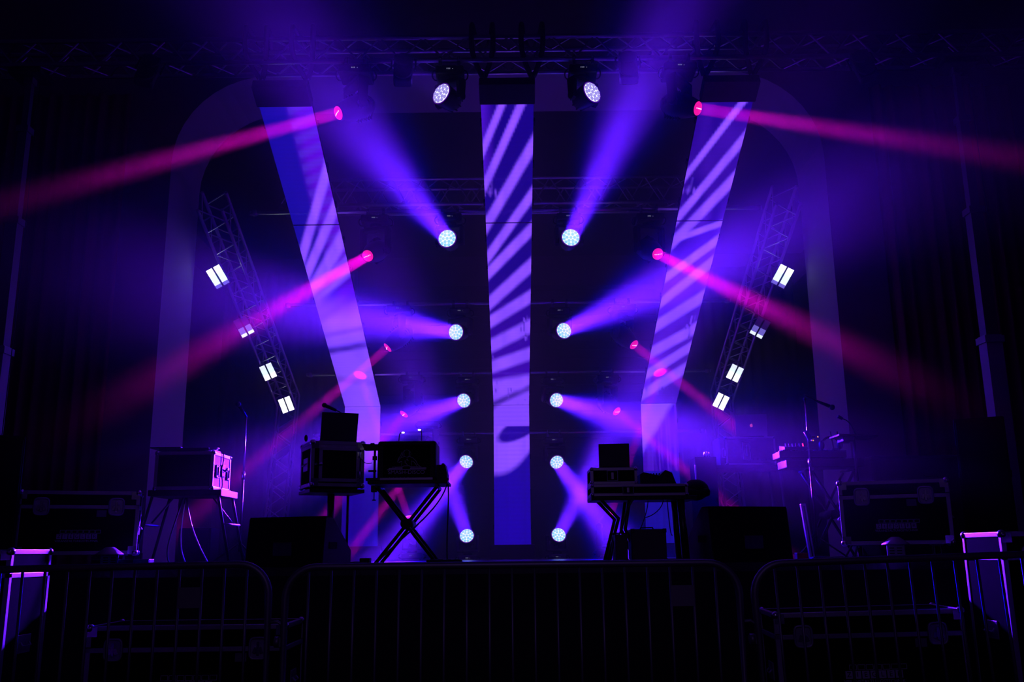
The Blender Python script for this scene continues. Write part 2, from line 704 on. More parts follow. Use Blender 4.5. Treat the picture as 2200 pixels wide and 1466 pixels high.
def make_screen(xm, which, label, bands, darks, base, top_py):
    half = 0.25
    root = thing('led_screen', label, 'screen', (xm, SLOPE_Y, STAGE))
    off = Vector((xm, SLOPE_Y, STAGE))
    B = []
    for (xr, yr, xl, yl, h) in bands:
        a, b = img_uv(xm, half, xr, yr), img_uv(xm, half, xl, yl)
        c0 = img_uv(xm, half, (xr + xl) / 2, (yr + yl) / 2 - h / 2)[1]
        c1 = img_uv(xm, half, (xr + xl) / 2, (yr + yl) / 2 + h / 2)[1]
        B.append((a, b, c1 - c0))
    D = []
    for (xr, yr, xl, yl, h, s) in darks:
        a, b = img_uv(xm, half, xr, yr), img_uv(xm, half, xl, yl)
        c0 = img_uv(xm, half, (xr + xl) / 2, (yr + yl) / 2 - h / 2)[1]
        c1 = img_uv(xm, half, (xr + xl) / 2, (yr + yl) / 2 + h / 2)[1]
        D.append((a, b, c1 - c0, s))

    def band(u, v, a, b, w, bow=0.0, soft=0.35):
        t_ = (u - b[0]) / (a[0] - b[0])
        vc = b[1] + (a[1] - b[1]) * t_ + bow * (u - 0.5) ** 2
        d = abs(v - vc) / (w / 2)
        return max(0.0, min(1.0, (1 + soft - d) / (2 * soft)))

    def colour(u, v):
        c = base(u, v)
        g = 0.85 + 0.3 * vnoise(u * 9 + 3, v * 3)
        for (a, b, w) in B:
            k = band(u, v, a, b, w)
            if k > 0:
                c = lerp3(c, tuple(x * g for x in BRIGHT), k)
        for (a, b, w, s) in D:
            k = band(u, v, a, b, w, soft=0.7)
            if k > 0:
                c = lerp3(c, DARK, k * s * (0.6 + 0.4 * vnoise(u * 4, v * 9)))
        # ragged light and dark flecks of the picture
        if which != 'left':
            f = vnoise(u * 26 + 11, v * 5.0)
            z = vnoise(u * 3 + 5, v * 1.1 + 7)
            if f > 0.78 and z > 0.55 and 1.0 < v < LSL:
                c = lerp3(c, BRIGHT if c[2] < 0.5 else DARK, (f - 0.78) * 3)
        line = 0.94 + 0.06 * math.cos(v * 2 * math.pi / 0.06)
        return tuple(x * line for x in c)

    slope_d = Vector((0, SLOPE_Y - SC_TOPY, SLOPE_Z - slope_z(SC_TOPY))).normalized()
    nrm_s = Vector((0, slope_d.z, -slope_d.y)).normalized()   # towards hall and down
    top = Vector((xm, SC_TOPY, slope_z(SC_TOPY))) - off
    vseam = img_uv(xm, half, 1100, 479)[1]
    NU = 26

    def panel(name, v0, v1, upright):
        b = MB()
        n = int((v1 - v0) / 0.018)
        lay = b.bm.verts.layers.float_color.new('picture')
        g = []
        for j in range(n + 1):
            v = v0 + (v1 - v0) * j / n
            row = []
            for i in range(NU + 1):
                u = i / NU
                p = (top + slope_d * v) if not upright else Vector((0, 0, SLOPE_Z - STAGE - (v - LSL)))
                if not upright:
                    p = Vector((0, p.y, p.z))
                vv = b.bm.verts.new(p + Vector(((u - 0.5) * 2 * half, 0, 0)))
                vv[lay] = (*colour(u, v), 1)
                row.append(vv)
            g.append(row)
        for r0, r1 in zip(g, g[1:]):
            for i in range(NU):
                b.bm.faces.new((r0[i], r1[i], r1[i + 1], r0[i + 1]))
        b.build(name, M['screen'], root, fix=False)
        # open frame behind the lit mesh
        c = MB()
        vm = (v0 + v1) / 2
        ang = math.atan2(slope_d.z, slope_d.y)
        rot = None if upright else Matrix.Rotation(ang, 3, 'X')

        def put(x, v, dx, dv, dz=0.03):
            if upright:
                c.box((x, 0.03, SLOPE_Z - STAGE - (v - LSL)), (dx, dz, dv))
            else:
                p = top + slope_d * v - nrm_s * 0.03
                c.box((x, p.y, p.z), (dx, dv, dz), rot)
        for sx in (-1, 1):
            put(sx * (half - 0.008), vm, 0.016, v1 - v0)
        nc = max(1, round((v1 - v0) / 0.5))
        for k in range(nc + 1):
            put(0, v0 + 0.008 + (v1 - v0 - 0.016) * k / nc, 2 * half - 0.033, 0.014)
            if k < nc:
                for sx in (-1, 1):
                    put(sx * (half + 0.009), v0 + (v1 - v0) * (k + 0.5) / nc, 0.016, 0.06, 0.05)
        c.build('panel_frame', M['black'], root)

    panel('upper_panel', 0.0, vseam - 0.008, False)
    panel('middle_panel', vseam + 0.008, LSL, False)
    panel('lower_panel', LSL + 0.004, LSL + LVT, True)
    h = MB()
    ang = math.atan2(slope_d.z, slope_d.y)
    p = top - slope_d * 0.12
    h.box((0, p.y, p.z), (2 * half + 0.02, 0.24, 0.10), Matrix.Rotation(ang, 3, 'X'), bev=0.008)
    h.build('header_box', M['black'], root)
    f = MB()
    f.box((0, 0.03, 0.095), (2 * half + 0.1, 0.18, 0.19), bev=0.006)
    f.build('foot_box', M['black'], root)
    return root


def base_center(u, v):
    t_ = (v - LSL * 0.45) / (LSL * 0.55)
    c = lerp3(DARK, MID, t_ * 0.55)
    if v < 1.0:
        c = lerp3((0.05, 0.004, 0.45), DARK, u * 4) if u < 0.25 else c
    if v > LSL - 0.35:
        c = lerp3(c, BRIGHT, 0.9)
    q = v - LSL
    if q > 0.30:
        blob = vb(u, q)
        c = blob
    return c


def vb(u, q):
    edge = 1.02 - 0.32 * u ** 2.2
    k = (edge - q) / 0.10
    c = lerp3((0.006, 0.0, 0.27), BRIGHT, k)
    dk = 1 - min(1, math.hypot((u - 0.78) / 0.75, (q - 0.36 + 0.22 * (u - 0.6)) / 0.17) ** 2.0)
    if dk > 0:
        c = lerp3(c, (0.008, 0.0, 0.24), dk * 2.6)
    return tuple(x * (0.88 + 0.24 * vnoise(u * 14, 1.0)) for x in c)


def base_left(u, v):
    k = (v - 2.85) / 0.55
    left = lerp3((0.004, 0.002, 0.25), (0.075, 0.002, 0.50), (u - 0.45) * 4)
    if 0.5 < u and v < 2.2:
        m_ = 0.5 + 0.5 * math.sin(v * 34 + u * 9)
        left = lerp3(left, (0.06, 0.02, 0.50), 0.5 * m_)
    c = lerp3(left, tuple(x * (0.80 + 0.3 * vnoise(u * 4, v * 2.2)) for x in BRIGHT), k)
    q = v - LSL
    if q > 0.62:
        c = lerp3(BRIGHT, (0.004, 0.0, 0.20), (q - 0.62) / 0.35)
        c = lerp3(c, (0.006, 0.004, 0.30), (u - 0.4) * 0.9 if q > 0.9 else 0)
        c = tuple(x * (0.85 + 0.3 * vnoise(u * 12, 2.0)) for x in c)
    return c


def base_right(u, v):
    g = vnoise(u * 5 + 3, v * 2.4)
    k = v / LSL
    c = lerp3((0.004, 0.0, 0.16), (0.085, 0.01, 0.55), k * 0.75 + 0.5 * (g - 0.5))
    q = v - LSL
    if q > 0:
        g = vnoise(u * 22 + 3, q * 1.6)
        edge = 0.62 - 0.75 * u                       # the bright corner ends along a slant
        c = lerp3(BRIGHT, (0.022, 0.0, 0.26), (q - edge) / 0.12)
        if q > edge and q < 1.0:
            c = lerp3(c, (0.11, 0.015, 0.62), max(0.0, (g - 0.45) * 1.9) * (0.4 + 0.6 * u))
        if q > 0.95:
            c = tuple(x * (0.7 + 0.5 * g) for x in (0.005, 0.003, 0.25))
    return c


def crop(bands, x0, y0, sc):
    return [(x0 + a / sc, y0 + b / sc, x0 + c / sc, y0 + d / sc, h / sc, *r) for (a, b, c, d, h, *r) in bands]


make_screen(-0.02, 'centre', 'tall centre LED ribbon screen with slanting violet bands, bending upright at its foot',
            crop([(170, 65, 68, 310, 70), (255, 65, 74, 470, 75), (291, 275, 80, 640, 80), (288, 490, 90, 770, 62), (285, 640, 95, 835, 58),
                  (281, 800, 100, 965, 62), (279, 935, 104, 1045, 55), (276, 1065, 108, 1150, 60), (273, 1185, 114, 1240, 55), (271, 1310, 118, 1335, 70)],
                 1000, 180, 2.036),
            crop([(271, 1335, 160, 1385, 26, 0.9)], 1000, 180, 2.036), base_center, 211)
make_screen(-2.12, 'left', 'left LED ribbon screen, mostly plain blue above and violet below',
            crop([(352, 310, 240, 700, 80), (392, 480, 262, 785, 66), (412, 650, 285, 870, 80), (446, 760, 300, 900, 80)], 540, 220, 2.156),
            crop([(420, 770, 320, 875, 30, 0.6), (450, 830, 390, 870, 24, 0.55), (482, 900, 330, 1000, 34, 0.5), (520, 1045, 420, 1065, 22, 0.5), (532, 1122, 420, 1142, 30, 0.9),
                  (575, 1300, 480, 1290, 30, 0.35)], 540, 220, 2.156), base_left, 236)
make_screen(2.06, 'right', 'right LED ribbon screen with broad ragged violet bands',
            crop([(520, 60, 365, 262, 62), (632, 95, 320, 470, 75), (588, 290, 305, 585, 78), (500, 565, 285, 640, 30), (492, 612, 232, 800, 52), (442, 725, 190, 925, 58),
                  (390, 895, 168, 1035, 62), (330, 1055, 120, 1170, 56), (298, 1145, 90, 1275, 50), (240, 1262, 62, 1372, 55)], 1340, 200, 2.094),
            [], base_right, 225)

# ------------------------------------------------------------------ hoist slings round the front truss, two to a screen
for x, lab in ((-2.33, 'black sling loop on the front truss, outer one above the left screen'),
               (-1.90, 'black sling loop on the front truss, inner one above the left screen'),
               (-0.24, 'black sling loop on the front truss, left one above the centre screen'),
               (0.22, 'black sling loop on the front truss, right one above the centre screen'),
               (1.84, 'black sling loop on the front truss, inner one above the right screen'),
               (2.29, 'black sling loop on the front truss, outer one above the right screen')):
    o = thing('sling', lab, 'sling', (x, TR_Y, TR_Z + 0.2), group='hoist slings above the screens')
    zb = slope_z(SC_TOPY) + 0.20 - (TR_Z + 0.2)
    for k, (dx, w) in enumerate(((-0.10, 0.024), (0.09, 0.024))):
        sg = 1 if dx > 0 else -1
        pts = [(dx * 0.3, 0.2, -0.02), (dx * 0.8, 0.05, 0.01), (dx, -0.2, 0.0)] + bez((dx, -0.2, 0), (dx * 1.2, -0.24, -0.3), (dx * 0.9, -0.1, zb + 0.12), (0.01 * sg, 0.02, zb), 10)
        MB().tube(pts, w, 6).build('strap', M['sling'], o)
    MB().tube([(0.0, 0.02, zb + 0.03), (0.02, 0.0, zb - 0.01), (0.0, -0.01, zb - 0.05), (-0.02, 0.0, zb - 0.01), (0, 0.02, zb + 0.03)], 0.008, 6).build('shackle', M['steel'], o)


# ================================================================== moving lights
def head_frame(aim):
    aim = aim.normalized()
    pan = math.atan2(aim.y, aim.x)
    elev = math.asin(max(-1, min(1, aim.z)))
    return pan, elev


def lens_pattern(b, r, rl, x):
    cells = [(0, 0)]
    cells += [(0.45 * r * math.cos(R(60 * k)), 0.45 * r * math.sin(R(60 * k))) for k in range(6)]
    cells += [(0.82 * r * math.cos(R(30 * k + 15)), 0.82 * r * math.sin(R(30 * k + 15))) for k in range(12)]
    for (y, z) in cells:
        b.lathe([(rl, x), (rl * 0.8, x + rl * 0.35), (0, x + rl * 0.5)], 'X', 6, (0, y, z))


PROTO = {}


def moving_head(kind, lens, aim, hang, label, group, cells=None, spot=(), bar=None):
    """lens: centre of the lens; aim: direction; hang: True under a truss, False standing. spot: list of (colour, watts, spread)"""
    aim = aim.normalized()
    pan, elev = head_frame(aim)
    L = 0.115 if kind == 'wash' else 0.19
    piv = lens - aim * L
    up = 1 if hang else -1
    drop = 0.205 if kind == 'wash' else 0.29
    root = thing('wash_moving_light' if kind == 'wash' else 'beam_moving_light', label, 'stage light', piv + Vector((0, 0, up * (drop + 0.05))), group=group)
    base_pan = 0.0
    key = (kind, hang)
    o = Vector((0, 0, -up * (drop + 0.05)))
    bw = 0.26 if kind == 'wash' else 0.30
    if key not in PROTO:
        b = MB().box((0, 0, 0), (bw, bw * 0.86, 0.085), bev=0.015)
        b.lathe([(0.07, -up * 0.04), (0.06, -up * 0.075)], 'Z', 20)
        base = b.build('base', M['black'], root)
        d = MB()
        d.slot = 0
        for i in range(3):
            d.box((-0.022 + i * 0.013, -bw * 0.43 - 0.003, 0.004), (0.007, 0.004, 0.010))
        d.box((0.03, -bw * 0.43 - 0.003, 0.002), (0.006, 0.004, 0.005))
        disp = d.build('menu_display', M['display'], base)
        if hang:
            for sx in (-1, 1):
                MB().box((0, 0, 0.02), (0.03, 0.05, 0.05)).lathe([(0.034, -0.014), (0.034, 0.014)], 'X', 12, (0, 0, 0.07)).box((0, -0.045, 0.07), (0.014, 0.03, 0.02)).build('clamp', M['steel'], base, loc=(sx * 0.085, 0, 0.035))
        else:
            for sx in (-1, 1):
                MB().box((sx * bw * 0.4, 0, -0.052), (0.03, bw * 0.7, 0.02)).build('foot', M['rubber'], base)
        for sx in (-1, 1):
            pts = [(sx * (bw / 2 - 0.005), -0.05, 0.02)] + bez((sx * bw / 2, -0.05, 0.02), (sx * (bw / 2 + 0.05), -0.05, 0.02), (sx * (bw / 2 + 0.05), 0.05, -0.04), (sx * (bw / 2 - 0.005), 0.05, -0.03), 6)
            MB().tube(pts, 0.007, 6).build('carry_handle', M['black_metal'], base)
        # yoke, local: pivot at origin, arms along y
        y = MB()
        aw = 0.135 if kind == 'wash' else 0.15
        y.box((0, 0, up * (drop - 0.045)), (0.11, 2 * aw + 0.03, 0.035), bev=0.008)
        for sy in (-1, 1):
            y.prism([(0.05, sy * aw - 0.017, up * (drop - 0.05)), (-0.05, sy * aw - 0.017, up * (drop - 0.05)), (-0.035, sy * aw - 0.017, -up * 0.03), (0.0, sy * aw - 0.017, -up * 0.05), (0.035, sy * aw - 0.017, -up * 0.03)], (0, 0.034, 0))
            y.lathe([(0.04, -0.022), (0.04, 0.022)], 'Y', 16, (0, sy * aw, 0))
        yoke = y.build('yoke', M['black'], root)
        hd = MB()
        if kind == 'wash':
            hd.lathe([(0, -0.10), (0.055, -0.095), (0.085, -0.06), (0.10, 0.0), (0.105, 0.06), (0.107, 0.10), (0.107, 0.118), (0.097, 0.12)], 'X', 32)
            for k in range(10):
                a = R(36 * k)
                hd.box((-0.04, 0.085 * math.cos(a), 0.085 * math.sin(a)), (0.08, 0.012, 0.012), Matrix.Rotation(a, 3, 'X'))
        else:
            hd.lathe([(0, -0.20), (0.06, -0.19), (0.10, -0.14), (0.118, -0.04), (0.112, 0.05), (0.09, 0.13), (0.074, 0.18), (0.068, 0.19)], 'X', 32)
            for k in range(6):
                hd.box((-0.12 + k * 0.03, 0, 0), (0.010, 0.20, 0.20), Matrix.Rotation(R(45), 3, 'X'), bev=0.003)
        head = hd.build('head', M['black'], root)
        ln = MB()
        if kind == 'wash':
            ln.slot = 0
            ln.lathe([(0.093, 0.118), (0.093, 0.126), (0.0, 0.127)], 'X', 32)
            ln.slot = 1
            lens_pattern(ln, 0.093, 0.0205, 0.127)
            lens_o = ln.build('lens_array', [M['lens_plate'], cells or M['lens_cell']], head)
            MB().tube([(0.122, 0.102 * math.cos(R(15 * k)), 0.102 * math.sin(R(15 * k))) for k in range(24)], 0.005, 6, closed=True).build('lens_rim', M['lens_rim'], head)
        else:
            ln.slot = 0
            ln.lathe([(0.066, 0.185), (0.06, 0.197), (0.03, 0.206), (0, 0.208)], 'X', 24)
            ln.slot = 1
            for k in range(5):
                ln.sphere((0.209 - 0.0015 * (k - 2) ** 2, (k - 2) * 0.018, (k - 2) * 0.004), 0.0055, n=6)
            lens_o = ln.build('lens', [M['beam_lens'], M['beam_core']], head)
        PROTO[key] = (base, yoke, head)
        parts = [base, yoke, head]
    else:
        parts = [copy_tree(p, root) for p in PROTO[key]]
        if cells is not None:
            for ch in parts[2].children:
                if ch.name.startswith('lens_array'):
                    ch.data = ch.data.copy()
                    ch.data.materials[1] = cells
    base, yoke, head = parts
    if bar is not None:
        for ch in base.children:
            if ch.name.startswith('clamp'):
                gap = bar.z - root.location.z
                ch.location.y = bar.y - root.location.y
                ch.scale.z = max(0.3, (gap - 0.035) / 0.07)
    yoke.location = o
    yoke.rotation_euler = (0, 0, pan)
    head.location = o
    head.rotation_mode = 'XYZ'
    head.rotation_euler = (Matrix.Rotation(pan, 3, 'Z') @ Matrix.Rotation(-elev, 3, 'Y')).to_euler()
    for i, (col, w, spread, rad) in enumerate(spot):
        ld = bpy.data.lights.new('lamp', 'AREA')
        ld.shape = 'DISK'
        ld.size = rad * 2
        ld.spread = R(spread)
        ld.color = col
        ld.energy = w
        lo = bpy.data.objects.new('lamp', ld)
        C.objects.link(lo)
        lo.parent = head
        lo.location = (0.145 if kind == 'wash' else 0.225, 0, 0)
        lo.rotation_euler = (0, R(-90), 0)
    return root


def P(px, py, Y):
    return at(px, py, Y)


VIOLET = (0.125, 0.010, 1.0)
BLUE = (0.0, 0.0, 1.0)
SPOT_Y = 12.32
WASHES = 'wash lights in two columns beside the centre screen'


def aim_from(l, dx, dy, off):
    """direction leaning `off` degrees away from the line to the viewer, towards (dx, dy) as seen from the hall floor"""
    c = (EYE - l).normalized()
    side = (CR * dx - CU * dy)
    side = (side - c * side.dot(c)).normalized()
    return c * math.cos(R(off)) + side * math.sin(R(off))


def wash(px, py, Y, dx, dy, off, label, w=60, spread=11, halo=25, hang=True, cells=None, group=WASHES, bar=None):
    l = P(px, py, Y)
    sp = [(VIOLET, w * G_WASH, spread, 0.085), (BLUE, w * G_WASH * 0.45, spread * 1.8, 0.085), (BLUE, halo * G_HALO, 75, 0.085)]
    return moving_head('wash', l, aim_from(l, dx, dy, off), hang, label, group, cells, sp, bar)


B1, B2, B3, B4 = BARS
wash(961, 513, 9.55, -0.64, -0.77, 24, 'topmost round wash light of the left column, beam rising to the upper left', 46, 12.5, bar=B1)
wash(1226, 511, 9.55, 0.42, -0.91, 24, 'topmost round wash light of the right column, narrow beam rising to the upper right', 46, 10, bar=B1)
wash(980, 714, 11.2, -0.98, -0.14, 27, 'round wash light of the left column under the second bar, beam level to the left', 85, 13, bar=B2)
wash(1211, 711, 11.2, 0.91, -0.41, 27, 'round wash light of the right column under the second bar, beam rising to the right', 90, 13, bar=B2)
wash(997, 861, 12.6, -0.94, 0.34, 25, 'round wash light of the left column under the third bar, beam past a pink lens', 80, 12, bar=B3)
wash(1195, 860, 12.6, 0.96, 0.27, 25, 'round wash light of the right column under the third bar, pale broad beam', 105, 13, bar=B3)
wash(1002, 992, 13.1, -0.62, 0.78, 28, 'round wash light of the left column under the lowest bar, beam falling behind crossed stand', 66, 11, bar=B4)
wash(1196, 993, 13.1, 0.60, 0.80, 28, 'round wash light of the right column under the lowest bar, short beam falling right', 80, 11.5, bar=B4)
wash(1003, 1152, 13.0, -0.32, -0.95, 24, 'round wash light standing on the stage left of the centre screen foot', 26, 9, hang=False)
wash(1200, 1150, 13.0, 0.47, -0.88, 24, 'round wash light standing on the stage right of the centre screen foot', 34, 9, hang=False)
FWASH = 'wash lights under the front truss'
wash(949, 202, 7.85, -0.81, -0.58, 54, 'wash light under the front truss left of the centre screen, face turned left', 1.2, 22, 8, cells=M['lens_front'], group=FWASH, bar=FT)
wash(1271, 199, 7.85, 0.81, -0.58, 54, 'wash light under the front truss right of the centre screen, face turned right', 1.2, 22, 8, cells=M['lens_front'], group=FWASH, bar=FT)

PINK = (0.72, 0.0, 0.60)


def beam(px, py, Y, label, w, bar=None, off=None, d=None, target=None, hang=True, spread=5.0, rad=0.055):
    l = P(px, py, Y)
    a = aim_from(l, d[0], d[1], off) if d else P(*target) - l
    return moving_head('beam', l, a, hang, label, 'narrow pink beam lights', None, [(PINK, w * G_BEAM, spread, rad)], bar)


beam(727, 243, 7.8, 'beam light under the front truss, pink beam crossing the left screen top', 29, FT, 58, (-0.965, 0.262))
beam(1499, 233, 7.8, 'beam light under the front truss, pink beam crossing the right screen top', 29, FT, 58, (0.988, 0.152))
beam(790, 550, 9.5, 'beam light under the topmost bar by the left screen, pink beam falling far left', 46, B1, 30, (-0.866, 0.50))
beam(1413, 546, 9.5, 'beam light under the topmost bar by the right screen, pink beam falling far right', 46, B1, 30, (0.895, 0.446))
beam(833, 747, 11.1, 'beam light under the second bar, nearer the left screen\'s fold', 20, B2, 74, (-0.758, 0.652))
beam(1362, 741, 11.1, 'beam light under the second bar, nearer the right screen\'s fold', 17, B2, 58, (0.775, 0.632))
beam(868, 890, 12.5, 'small beam light under the third bar, pink beam falling behind the left laptop case', 20, B3, target=(735, 1065, 12.0))
beam(1325, 884, 12.5, 'small beam light under the third bar, faint in the wash beam on the right', 17, B3, target=(1510, 1042, 11.6))
beam(905, 985, 13.1, 'beam light hidden behind the logo case, pink beam falling across the left screen foot', 18, B4, target=(742, 1200, 12.2))
# these two stand on the floor and throw the pink spots on the side screens
beam(877, 1112, 12.9, 'beam light standing low behind the crossed stand, pink lens turned up', 14, target=(777, 816, SPOT_Y), hang=False, spread=2.4, rad=0.052)
beam(1312, 1104, 12.9, 'beam light standing low behind the right desk legs, small red lens', 14, target=(1417, 803, SPOT_Y), hang=False, spread=2.4, rad=0.052)


# ================================================================== two-lamp blinders and lift towers of the front truss
for px, py, tilt, yaw, lab in ((318, 148, 10, 14, 'dark two-lamp blinder under the front truss, far left, tilted'),
                               (866, 146, 0, 4, 'dark two-lamp blinder under the front truss, left of the left inner wash light'),
                               (1350, 141, 0, -4, 'dark two-lamp blinder under the front truss, right of the right inner wash light'),
                               (1856, 138, -12, -14, 'dark two-lamp blinder under the front truss, far right, tilted')):
    p = at(px, py, TR_Y - TR_S / 2 - 0.14)
    o = thing('two_lamp_blinder', lab, 'stage light', p, (R(-18), R(tilt), R(yaw)), group='two-lamp blinders on the front truss')
    hh = MB().box((0, 0.03, 0), (0.17, 0.10, 0.34), bev=0.02)
    hh.box((0, 0.085, 0), (0.10, 0.03, 0.28), bev=0.01)
    hh.build('housing', M['black_metal'], o)
    for sz in (-1, 1):
        l = MB().lathe([(0.074, -0.035), (0.078, -0.018), (0.072, 0.0)], 'Y', 24, (0, 0, sz * 0.083)).build('lamp_ring', M['black_metal'], o)
        MB().lathe([(0.0, -0.028), (0.05, -0.026), (0.070, -0.020), (0.070, -0.010)], 'Y', 24, (0, 0, sz * 0.083)).build('lamp_lens', M['lamp_glass'], o)
    MB().tube([(-0.11, 0.03, 0), (-0.11, 0.05, 0.16), (-0.06, 0.11, 0.215), (0.06, 0.11, 0.215), (0.11, 0.05, 0.16), (0.11, 0.03, 0)], 0.009, 6).build('yoke', M['black_metal'], o)
    MB().box((0, 0.115, 0.21), (0.04, 0.05, 0.05)).build('clamp', M['steel'], o)

for x, lab in ((-4.50, 'grey telescopic lift tower at the left carrying the front truss'),
               (4.20, 'grey telescopic lift tower at the right carrying the front truss')):
    o = thing('lift_tower', lab, 'tower', (x, TR_Y + 0.02, STAGE))
    H = TR_Z - TR_S / 2 - STAGE
    for k, (w, a, b) in enumerate(((0.14, 0.0, 1.9), (0.11, 1.7, 3.1), (0.08, 2.9, 4.0), (0.055, 3.8, H - 0.06))):
        m = MB().box((0, 0, (a + b) / 2), (w, w, b - a))
        m.box((0, 0, b - 0.04), (w + 0.03, w + 0.03, 0.06))
        m.build('mast_section', M['steel'] if k else M['white_metal'], o)
    MB().box((0, 0, H - 0.045), (0.30, 0.26, 0.05)).build('truss_fork', M['black_metal'], o)
    for a in (45, 135, 225, 315):
        c_, s_ = math.cos(R(a)), math.sin(R(a))
        MB().tube([(0.08 * c_, 0.08 * s_, 0.12), (0.34 * c_, 0.34 * s_, 0.03)], 0.022, 6).lathe([(0.035, 0), (0.03, 0.03)], 'Z', 10, (0.34 * c_, 0.34 * s_, 0)).build('outrigger', M['steel'], o)
    MB().tube([(0.10, -0.02, H - 0.1), (0.12, -0.02, 2.4), (0.11, -0.02, 0.9)], 0.004, 5).build('winch_rope', M['cable'], o)
    MB().box((0.12, -0.03, 0.85), (0.08, 0.10, 0.14), bev=0.01).tube([(0.17, -0.03, 0.85), (0.20, -0.03, 0.85), (0.20, -0.03, 0.72)], 0.008, 6).build('winch', M['black_metal'], o)

# ================================================================== strobe panels on the bent trusses
ST = 'strobe panels on the leaning side trusses'
for px, py, Y, ang, rows, lab in ((468, 595, 10.2, 31, (0, 0, 1, 1, 2, 3), 'strobe panel highest on the left leaning truss, lower rows dim'),
                                  (524, 702, 11.2, 29, (4, 4, 4, 3, 3, 2), 'strobe panel second on the left leaning truss, only lower rows lit'),
                                  (576, 799, 12.1, 25, (2, 2, 1, 1, 0, 0), 'bright strobe panel third down the left leaning truss'),
                                  (615, 870, 12.75, 21, (0, 0, 0, 0, 0, 0), 'brightest strobe panel lowest on the left leaning truss, all white'),
                                  (1681, 594, 10.2, -29, (0, 0, 1, 1, 2, 3), 'strobe panel highest on the right leaning truss, lower rows dim'),
                                  (1633, 704, 11.2, -29, (4, 4, 4, 3, 3, 2), 'strobe panel second on the right leaning truss, only lower rows lit'),
                                  (1579, 802, 12.1, -26, (2, 2, 1, 0, 0, 0), 'bright strobe panel third down the right leaning truss'),
                                  (1549, 863, 12.75, -26, (0, 0, 0, 0, 0, 0), 'brightest strobe panel lowest on the right leaning truss, all white')):
    p = at(px, py, Y)
    n = (EYE - p).normalized()
    a = R(ang)
    upv = (CU * math.cos(a) - CR * math.sin(a))
    upv = (upv - n * upv.dot(n)).normalized()
    rt_ = upv.cross(n).normalized()
    if py > 780:
        w, h = 0.165, 0.20
    else:
        w, h = 0.165, 0.235
    mt = Matrix((rt_, -n, upv)).transposed()      # local x right, -y to the hall, z up
    o = thing('strobe_panel', lab, 'stage light', p, mt.to_euler(), group=ST)
    MB().box((0, 0.035, 0), (w + 0.012, 0.06, h + 0.012), bev=0.004).build('housing', M['black_metal'], o)
    MB().tube([(0, 0.06, 0), (0, 0.16, 0.0)], 0.012, 6).box((0, 0.17, 0), (0.05, 0.05, 0.05)).build('bracket', M['steel'], o)
    for sx in (-1, 1):
        s_ = MB()
        for k in range(6):
            s_.slot = rows[k]
            s_.box((sx * (w / 4 + 0.004), 0.0, h / 2 - (k + 0.5) * h / 6), (w / 2 - 0.012, 0.012, h / 6 - 0.0008))
        s_.build('led_strip', [M['strobe%d' % i] for i in range(5)], o)

# ================================================================== drapes
drape('curtain', -5.55, -4.05, 9.13, STAGE, 6.0, 11, 0.045, M['curtain'], 'dark red hall curtain hanging in folds left of the stage opening', 'curtain')
drape('curtain', 3.85, 5.35, 9.13, STAGE, 6.0, 11, 0.045, M['curtain'], 'dark red hall curtain hanging in folds right of the stage opening', 'curtain')
drape('stage_drape', -5.4, -2.9, 16.9, STAGE, 6.4, 12, 0.04, M['black_cloth'], 'black drape at the rear of the stage behind the left leaning truss', 'curtain')
drape('stage_drape', 2.7, 5.3, 16.9, STAGE, 6.4, 12, 0.04, M['black_cloth'], 'black drape at the rear of the stage behind the right leaning truss', 'curtain')
structure('trim_1', MB().box((-6.0, 9.235, STAGE + 0.06), (4.8, 0.03, 0.12)), M['black_wall'])
structure('trim_2', MB().box((6.0, 9.235, STAGE + 0.06), (5.2, 0.03, 0.12)), M['black_wall'])


# ================================================================== flight cases
LOGO = {}


def logo_mesh():
    """rows of squares with ZIEGLER cut dark into the filled row, small lettering below"""
    if 'm' in LOGO:
        return LOGO['m']
    b = MB()
    q = 0.050
    x0 = -3.5 * q
    for k in range(7):
        x = x0 + (k + 0.5) * q
        b.slot = 0
        b.box((x, -0.0006, 0), (q * 0.86, 0.0012, q * 0.90))
        b.slot = 1
        b.mesh(text_mesh('ZIEGLER'[k], q * 0.82), Matrix.Translation((x, -0.0013, 0)) @ FACE_FRONT)
    b.slot = 0
    for k in range(7):
        x = x0 + (k + 1.05) * q
        z = q * 0.86
        for c, s_ in (((x, -0.0006, z + q * 0.30), (q * 0.86, 0.0012, 0.003)), ((x, -0.0006, z - q * 0.28), (q * 0.86, 0.0012, 0.003)),
                      ((x - q * 0.42, -0.0006, z), (0.003, 0.0012, q * 0.58)), ((x + q * 0.42, -0.0006, z), (0.003, 0.0012, q * 0.58))):
            b.box(c, s_)
    b.mesh(text_mesh('VERANSTALTUNGSTECHNIK', 0.0285), Matrix.Translation((0, -0.0006, -q * 0.82)) @ FACE_FRONT)
    o = b.build('logo', [M['print'], M['laminate']])
    LOGO['m'] = o.data
    bpy.data.objects.remove(o)
    return LOGO['m']


